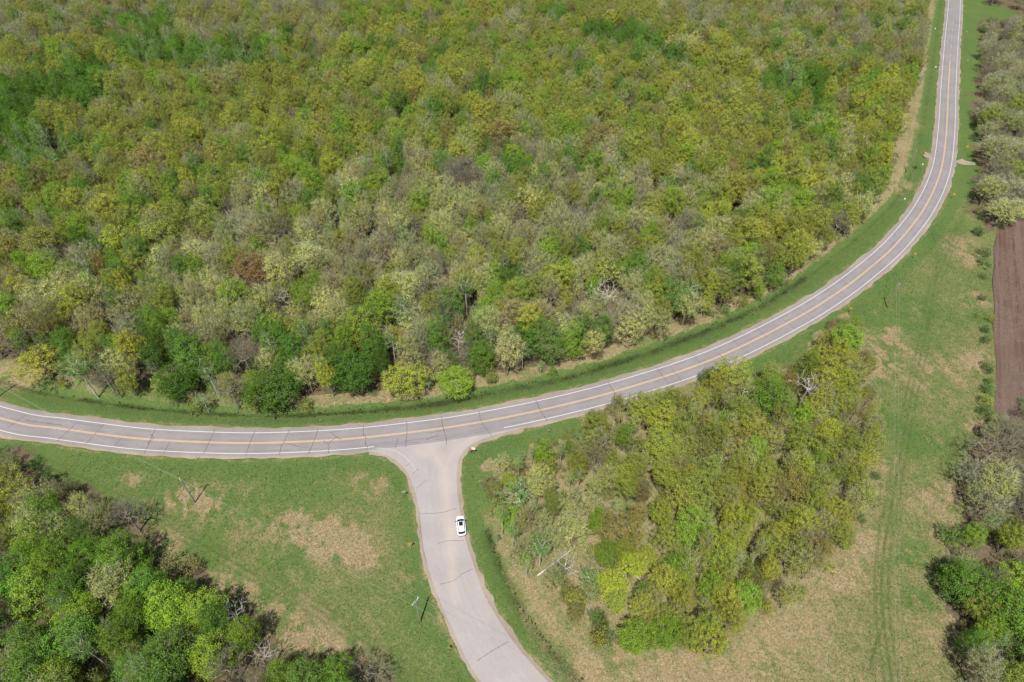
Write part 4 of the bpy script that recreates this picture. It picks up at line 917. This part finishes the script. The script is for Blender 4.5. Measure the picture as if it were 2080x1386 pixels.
def chevron(pl):
    m = MB(); w, h = .20, .33
    for zz in (1, -1): m.add([(-w * .6, -.011, zz * h), (w * .1, -.011, zz * h), (w * .9, -.011, 0), (w * .2, -.011, 0)], [(0, 1, 2, 3) if zz < 0 else (3, 2, 1, 0)])
    link('chevron', m.mesh('chevron', M['sign_black']), pl)
def arrow(pl):
    m = MB(); m.add([(-.05, -.011, -.28), (.05, -.011, -.28), (.05, -.011, .08), (-.05, -.011, .08)], [(0, 1, 2, 3)]); m.add([(-.16, -.011, .06), (.16, -.011, .06), (0, -.011, .3)], [(0, 1, 2)])
    link('arrow', m.mesh('arrow', M['sign_black']), pl)
octo = [(.42 * math.cos(math.pi / 8 + k * math.pi / 4), .42 * math.sin(math.pi / 8 + k * math.pi / 4)) for k in range(8)]
def stopdeco(pl):
    rim = [(x * 1.06, z * 1.06) for x, z in octo]; r = link('border', plate(rim, .008).mesh('border', [M['sign_white'], M['sign_back']]), pl); r.location = (0, .003, 0); text_on(pl, 'STOP', .30, M['sign_white'])
sign(955, 913.5, R_(8), 2.2, octo, M['sign_red'], 'red octagonal stop sign at the corner of the junction', stopdeco, name='stop_sign')
b0 = sign(961.5, 911.5, R_(-12), 2.3, rect(.85, .95), M['sign_white'], 'white square sign panel right beside the red stop sign')
for px, py, s in ((1965.3, 298, 'highest of the four along the outside of the bend'), (1938.4, 394.5, 'second from the top outside the bend, below the gravel entrance'), (1859.5, 516, 'third from the top outside the bend, left of the wheel tracks'), (1729, 626.5, 'lowest of the four, above the tip of the grove')):
    sign(px, py, R_(-52 if px < 1900 else -40), 1.9, rect(.62, .78), M['sign_yellow'], 'yellow chevron sign, ' + s, chevron)
sign(833, 1104.5, R_(12), 2.0, diam(.50), M['sign_yellow'], 'yellow diamond sign left of the side road, level with the white car', arrow)
sign(912, 1316, R_(-24), 1.9, diam(.38), M['sign_yellow'], 'small yellow sign left of the side road near the bottom edge', arrow)
sign(820.5, 999.5, R_(188), 2.0, rect(.75, .6), M['sign_white'], 'back of a blue-grey sign left of the side road near the junction')
for px, py, s in ((1901, 136, 'left of the straight highway near its first centre dash'), (1966.3, 123, 'right of the straight highway level with the first centre dash'), (1874.5, 334, 'left of the highway just below the gravel entrance'), (1838, 404, 'inside the highway bend beside the ditch'), (1900, 58, 'left of the straight highway nearest the top'), (1964, 64.5, 'right of the straight highway nearest the top')):
    sign(px, py, R_(-25 if px < 1910 else 155), 1.7, rect(.45, .6), M['sign_white'], 'small pale sign ' + s)
def marker(px, py, label, h=1.35):
    g = G(px, py, 0); z0 = float(ground_z(g[0], g[1])); e = empty('marker_post', (g[0], g[1], z0), tr.uniform(-.5, .5), label, 'marker post', 'road signs and marker posts')
    b = MB(); b.box((0, 0, h / 2 - .1), (.07, .06, h + .2)); link('post', b.mesh('post', M['post']), e); b = MB(); b.box((0, -.045, h - .15), (.22, .02, .3)); link('reflector', b.mesh('reflector', M['sign_back']), e)
for px, py, s in ((1304, 744, 'dark marker post on the verge north of the highway above the grove'), (1115, 880, 'marker post on the verge south of the highway nearest the junction'), (1184, 862, 'marker post on the verge where the grove meets the highway'), (652, 858, 'marker post on the verge north of the highway, left of the junction'),
                  (602, 940, 'marker post at the top edge of the left field, right one of two'), (402, 933, 'marker post at the top edge of the left field, left one of two'), (162, 925, 'marker post near the top left corner of the left field')):
    marker(px, py, s)

# ------------------------------------------------------------------ fallen trunks in the grove clearing
for k, (a, b_, r, s) in enumerate((((1092, 1170), (1168, 1112), .17, 'long pale fallen trunk across the left edge of the grove'), ((1290, 1170), (1325, 1195), .13, 'short pale log lying at the lower end of the clearing'), ((1190, 1005), (1172, 1060), .10, 'thin pale fallen stem at the top of the clearing'), ((1395, 1120), (1440, 1060), .12, 'pale log half hidden among the golden trees'))):
    p0, p1 = G(*a, .2), G(*b_, .5); m = MB(); t = np.linspace(0, 1, 9); P = np.column_stack([p0 + (p1 - p0) * t[:, None], .25 + .25 * t]) + gr.normal(size=(9, 3)) * .04; m.tube(P, r * (1 - .6 * t), 8)
    d = (p1 - p0) / np.linalg.norm(p1 - p0)
    for j in range(5):
        q = P[3 + j]; az = gr.uniform(0, 6.28); m.tube([q, q + [math.cos(az) * .5, math.sin(az) * .5, .5], q + [math.cos(az) * 1.1, math.sin(az) * 1.1, .7]], [.05, .035, .015], 5)
    tag(link('fallen_log', m.mesh('fallen_log', M['deadwood'], True)), s, 'log', 'fallen logs in the grove')

# ------------------------------------------------------------------ the white car
M['car_white'] = mat_plain('white_car_paint', (.82, .82, .83), .25, var=.02, spec=.6, coat=.6); M['glass'] = mat_plain('dark_car_glass', (.012, .02, .02), .06, var=.02, spec=.8); M['tyre'] = mat_plain('tyre_rubber', (.02, .02, .02), .8)
M['rim'] = mat_plain('alloy_rim', (.5, .5, .5), .3, metal=.8); M['trim'] = mat_plain('black_trim', (.025, .025, .025), .5); M['lamp_red'] = mat_plain('tail_lamp_red', (.4, .02, .02), .2); M['lamp_clear'] = mat_plain('head_lamp', (.7, .72, .75), .1)
f0, f1 = G(934.5, 1049, .9), G(938.5, 1086, .9); dv_ = f0 - f1; cazm = math.atan2(dv_[1], dv_[0]); cc_ = (f0 + f1) / 2
car = empty('white_suv', (cc_[0], cc_[1], ZR), cazm, 'white SUV with dark sunroof parked on the right edge of the side road', 'car')
ST = [(-2.32, .50, .52, .78, .72), (-2.27, .80, .40, .98, .86), (-2.0, .90, .34, 1.02, .93), (-1.4, .945, .30, 1.02, .95), (-.4, .95, .30, 1.00, .955), (.5, .95, .30, .98, .95), (1.1, .945, .30, .97, .94), (1.6, .92, .31, .92, .90), (1.95, .85, .34, .86, .80), (2.15, .74, .38, .78, .68), (2.30, .54, .44, .70, .46), (2.36, .30, .50, .62, .24)]
m = MB(); V = []
for x, w, zb, zt, wt in ST:
    half = [(0, zb), (w * .9, zb), (w, zb + .12), (w, (zb + zt) / 2), (wt, zt - .06), (wt * .82, zt), (wt * .4, zt + .03), (0, zt + .035)]
    ring = [(x, y, z) for y, z in half] + [(x, -y, z) for y, z in half[-2:0:-1]]; V += ring
k = len(ring); ns = len(ST); Fq = [(i * k + j, (i + 1) * k + j, (i + 1) * k + (j + 1) % k, i * k + (j + 1) % k) for i in range(ns - 1) for j in range(k)]; Fq += [tuple(range(k)), tuple((ns - 1) * k + j for j in range(k))[::-1]]
m.add(V, Fq); body = link('body', m.mesh('body', M['car_white'], True), car)
def grid(fn, nu, nv, mat, name, parent, thick=None):
    m = MB(); V = [fn(u / nu, v / nv) for u in range(nu + 1) for v in range(nv + 1)]; m.add(V, [(u * (nv + 1) + v, (u + 1) * (nv + 1) + v, (u + 1) * (nv + 1) + v + 1, u * (nv + 1) + v + 1) for u in range(nu) for v in range(nv)]); return link(name, m.mesh(name, mat, True), parent)
def lerp(a, b, t): return a + (b - a) * t
# roof: u along x rear to front, v across
grid(lambda u, v: (lerp(-1.75, .42, u) + .10 * (1 - (2 * v - 1) ** 2) * (1 if u > .5 else -1) * abs(2 * u - 1), lerp(-1, 1, v) * lerp(.60, .66, u), 1.60 + .05 * (1 - (2 * v - 1) ** 2) + .06 * math.sin(math.pi * u) - .03 * (1 - u)), 10, 8, M['car_white'], 'roof', car)
grid(lambda u, v: (lerp(.30, 1.28, u) + .10 * (1 - (2 * v - 1) ** 2), lerp(-1, 1, v) * lerp(.66, .80, u), lerp(1.60, 1.0, u) + .05 * (1 - (2 * v - 1) ** 2)), 4, 8, M['glass'], 'windscreen', car)
grid(lambda u, v: (lerp(-1.80, -2.12, u) - .10 * (1 - (2 * v - 1) ** 2), lerp(-1, 1, v) * lerp(.60, .72, u), lerp(1.57, 1.02, u) + .05 * (1 - (2 * v - 1) ** 2)), 4, 8, M['glass'], 'rear_window', car)
for s in (-1, 1):
    grid(lambda u, v: (lerp(lerp(-1.75, .42, u), lerp(-2.08, 1.22, u), v), s * lerp(lerp(.60, .66, u), lerp(.74, .84, u), v), lerp(1.60 - .03 * (1 - u), 1.0, v)), 8, 3, M['glass'], 'side_window', car)
    for xx, x2 in ((-.55, -.62), (-1.55, -1.85)):
        b = MB(); b.tube([(xx, s * .645, 1.6), (x2, s * .845, .99)], .045, 5); link('pillar', b.mesh('pillar', M['car_white']), car)
    b = MB(); b.tube([(.42, s * .655, 1.61), (1.22, s * .81, 1.0)], .05, 6); link('pillar', b.mesh('pillar', M['car_white']), car)
    b = MB(); b.tube([(-1.6, s * .58, 1.66), (-.6, s * .62, 1.70), (.2, s * .62, 1.68)], .022, 5); link('roof_rail', b.mesh('roof_rail', M['trim']), car)
    b = MB(); b.box((.92, s * 1.04, 1.06), (.14, .2, .15)); b.box((.95, s * .93, 1.02), (.06, .12, .05)); link('wing_mirror', b.mesh('wing_mirror', M['trim']), car)
    b = MB(); b.box((2.06, s * .60, .76), (.22, .24, .11)); link('headlight', b.mesh('headlight', M['lamp_clear']), car)
    b = MB(); b.box((-2.27, s * .74, .86), (.10, .20, .16)); link('tail_light', b.mesh('tail_light', M['lamp_red']), car)
    for xx in (.35, -.75):
        b = MB(); b.box((xx, s * .958, .84), (.18, .02, .035)); link('door_handle', b.mesh('door_handle', M['trim']), car)
    for xx in (1.42, -1.38):
        b = MB(); b.tube([(xx, s * .70, .35), (xx, s * .93, .35)], .35, 20); w = link('wheel', b.mesh('wheel', M['tyre'], False), car); b = MB(); b.tube([(xx, s * .90, .35), (xx, s * .945, .35)], .22, 14); link('rim', b.mesh('rim', M['rim']), w)
sr = MB(); sr.box((-.12, 0, 1.70), (1.0, .84, .045)); link('sunroof', sr.mesh('sunroof', M['glass']), car)
b = MB(); b.box((-1.84, 0, 1.60), (.18, 1.0, .03)); link('spoiler', b.mesh('spoiler', M['car_white']), car)
b = MB(); b.box((2.33, 0, .55), (.06, .7, .14)); link('grille', b.mesh('grille', M['trim']), car)
b = MB(); b.box((-2.33, 0, .72), (.02, .32, .16)); link('number_plate', b.mesh('number_plate', M['sign_white']), car)
b = MB(); b.box((-2.30, 0, .42), (.08, 1.3, .14)); link('rear_bumper', b.mesh('rear_bumper', M['trim']), car)
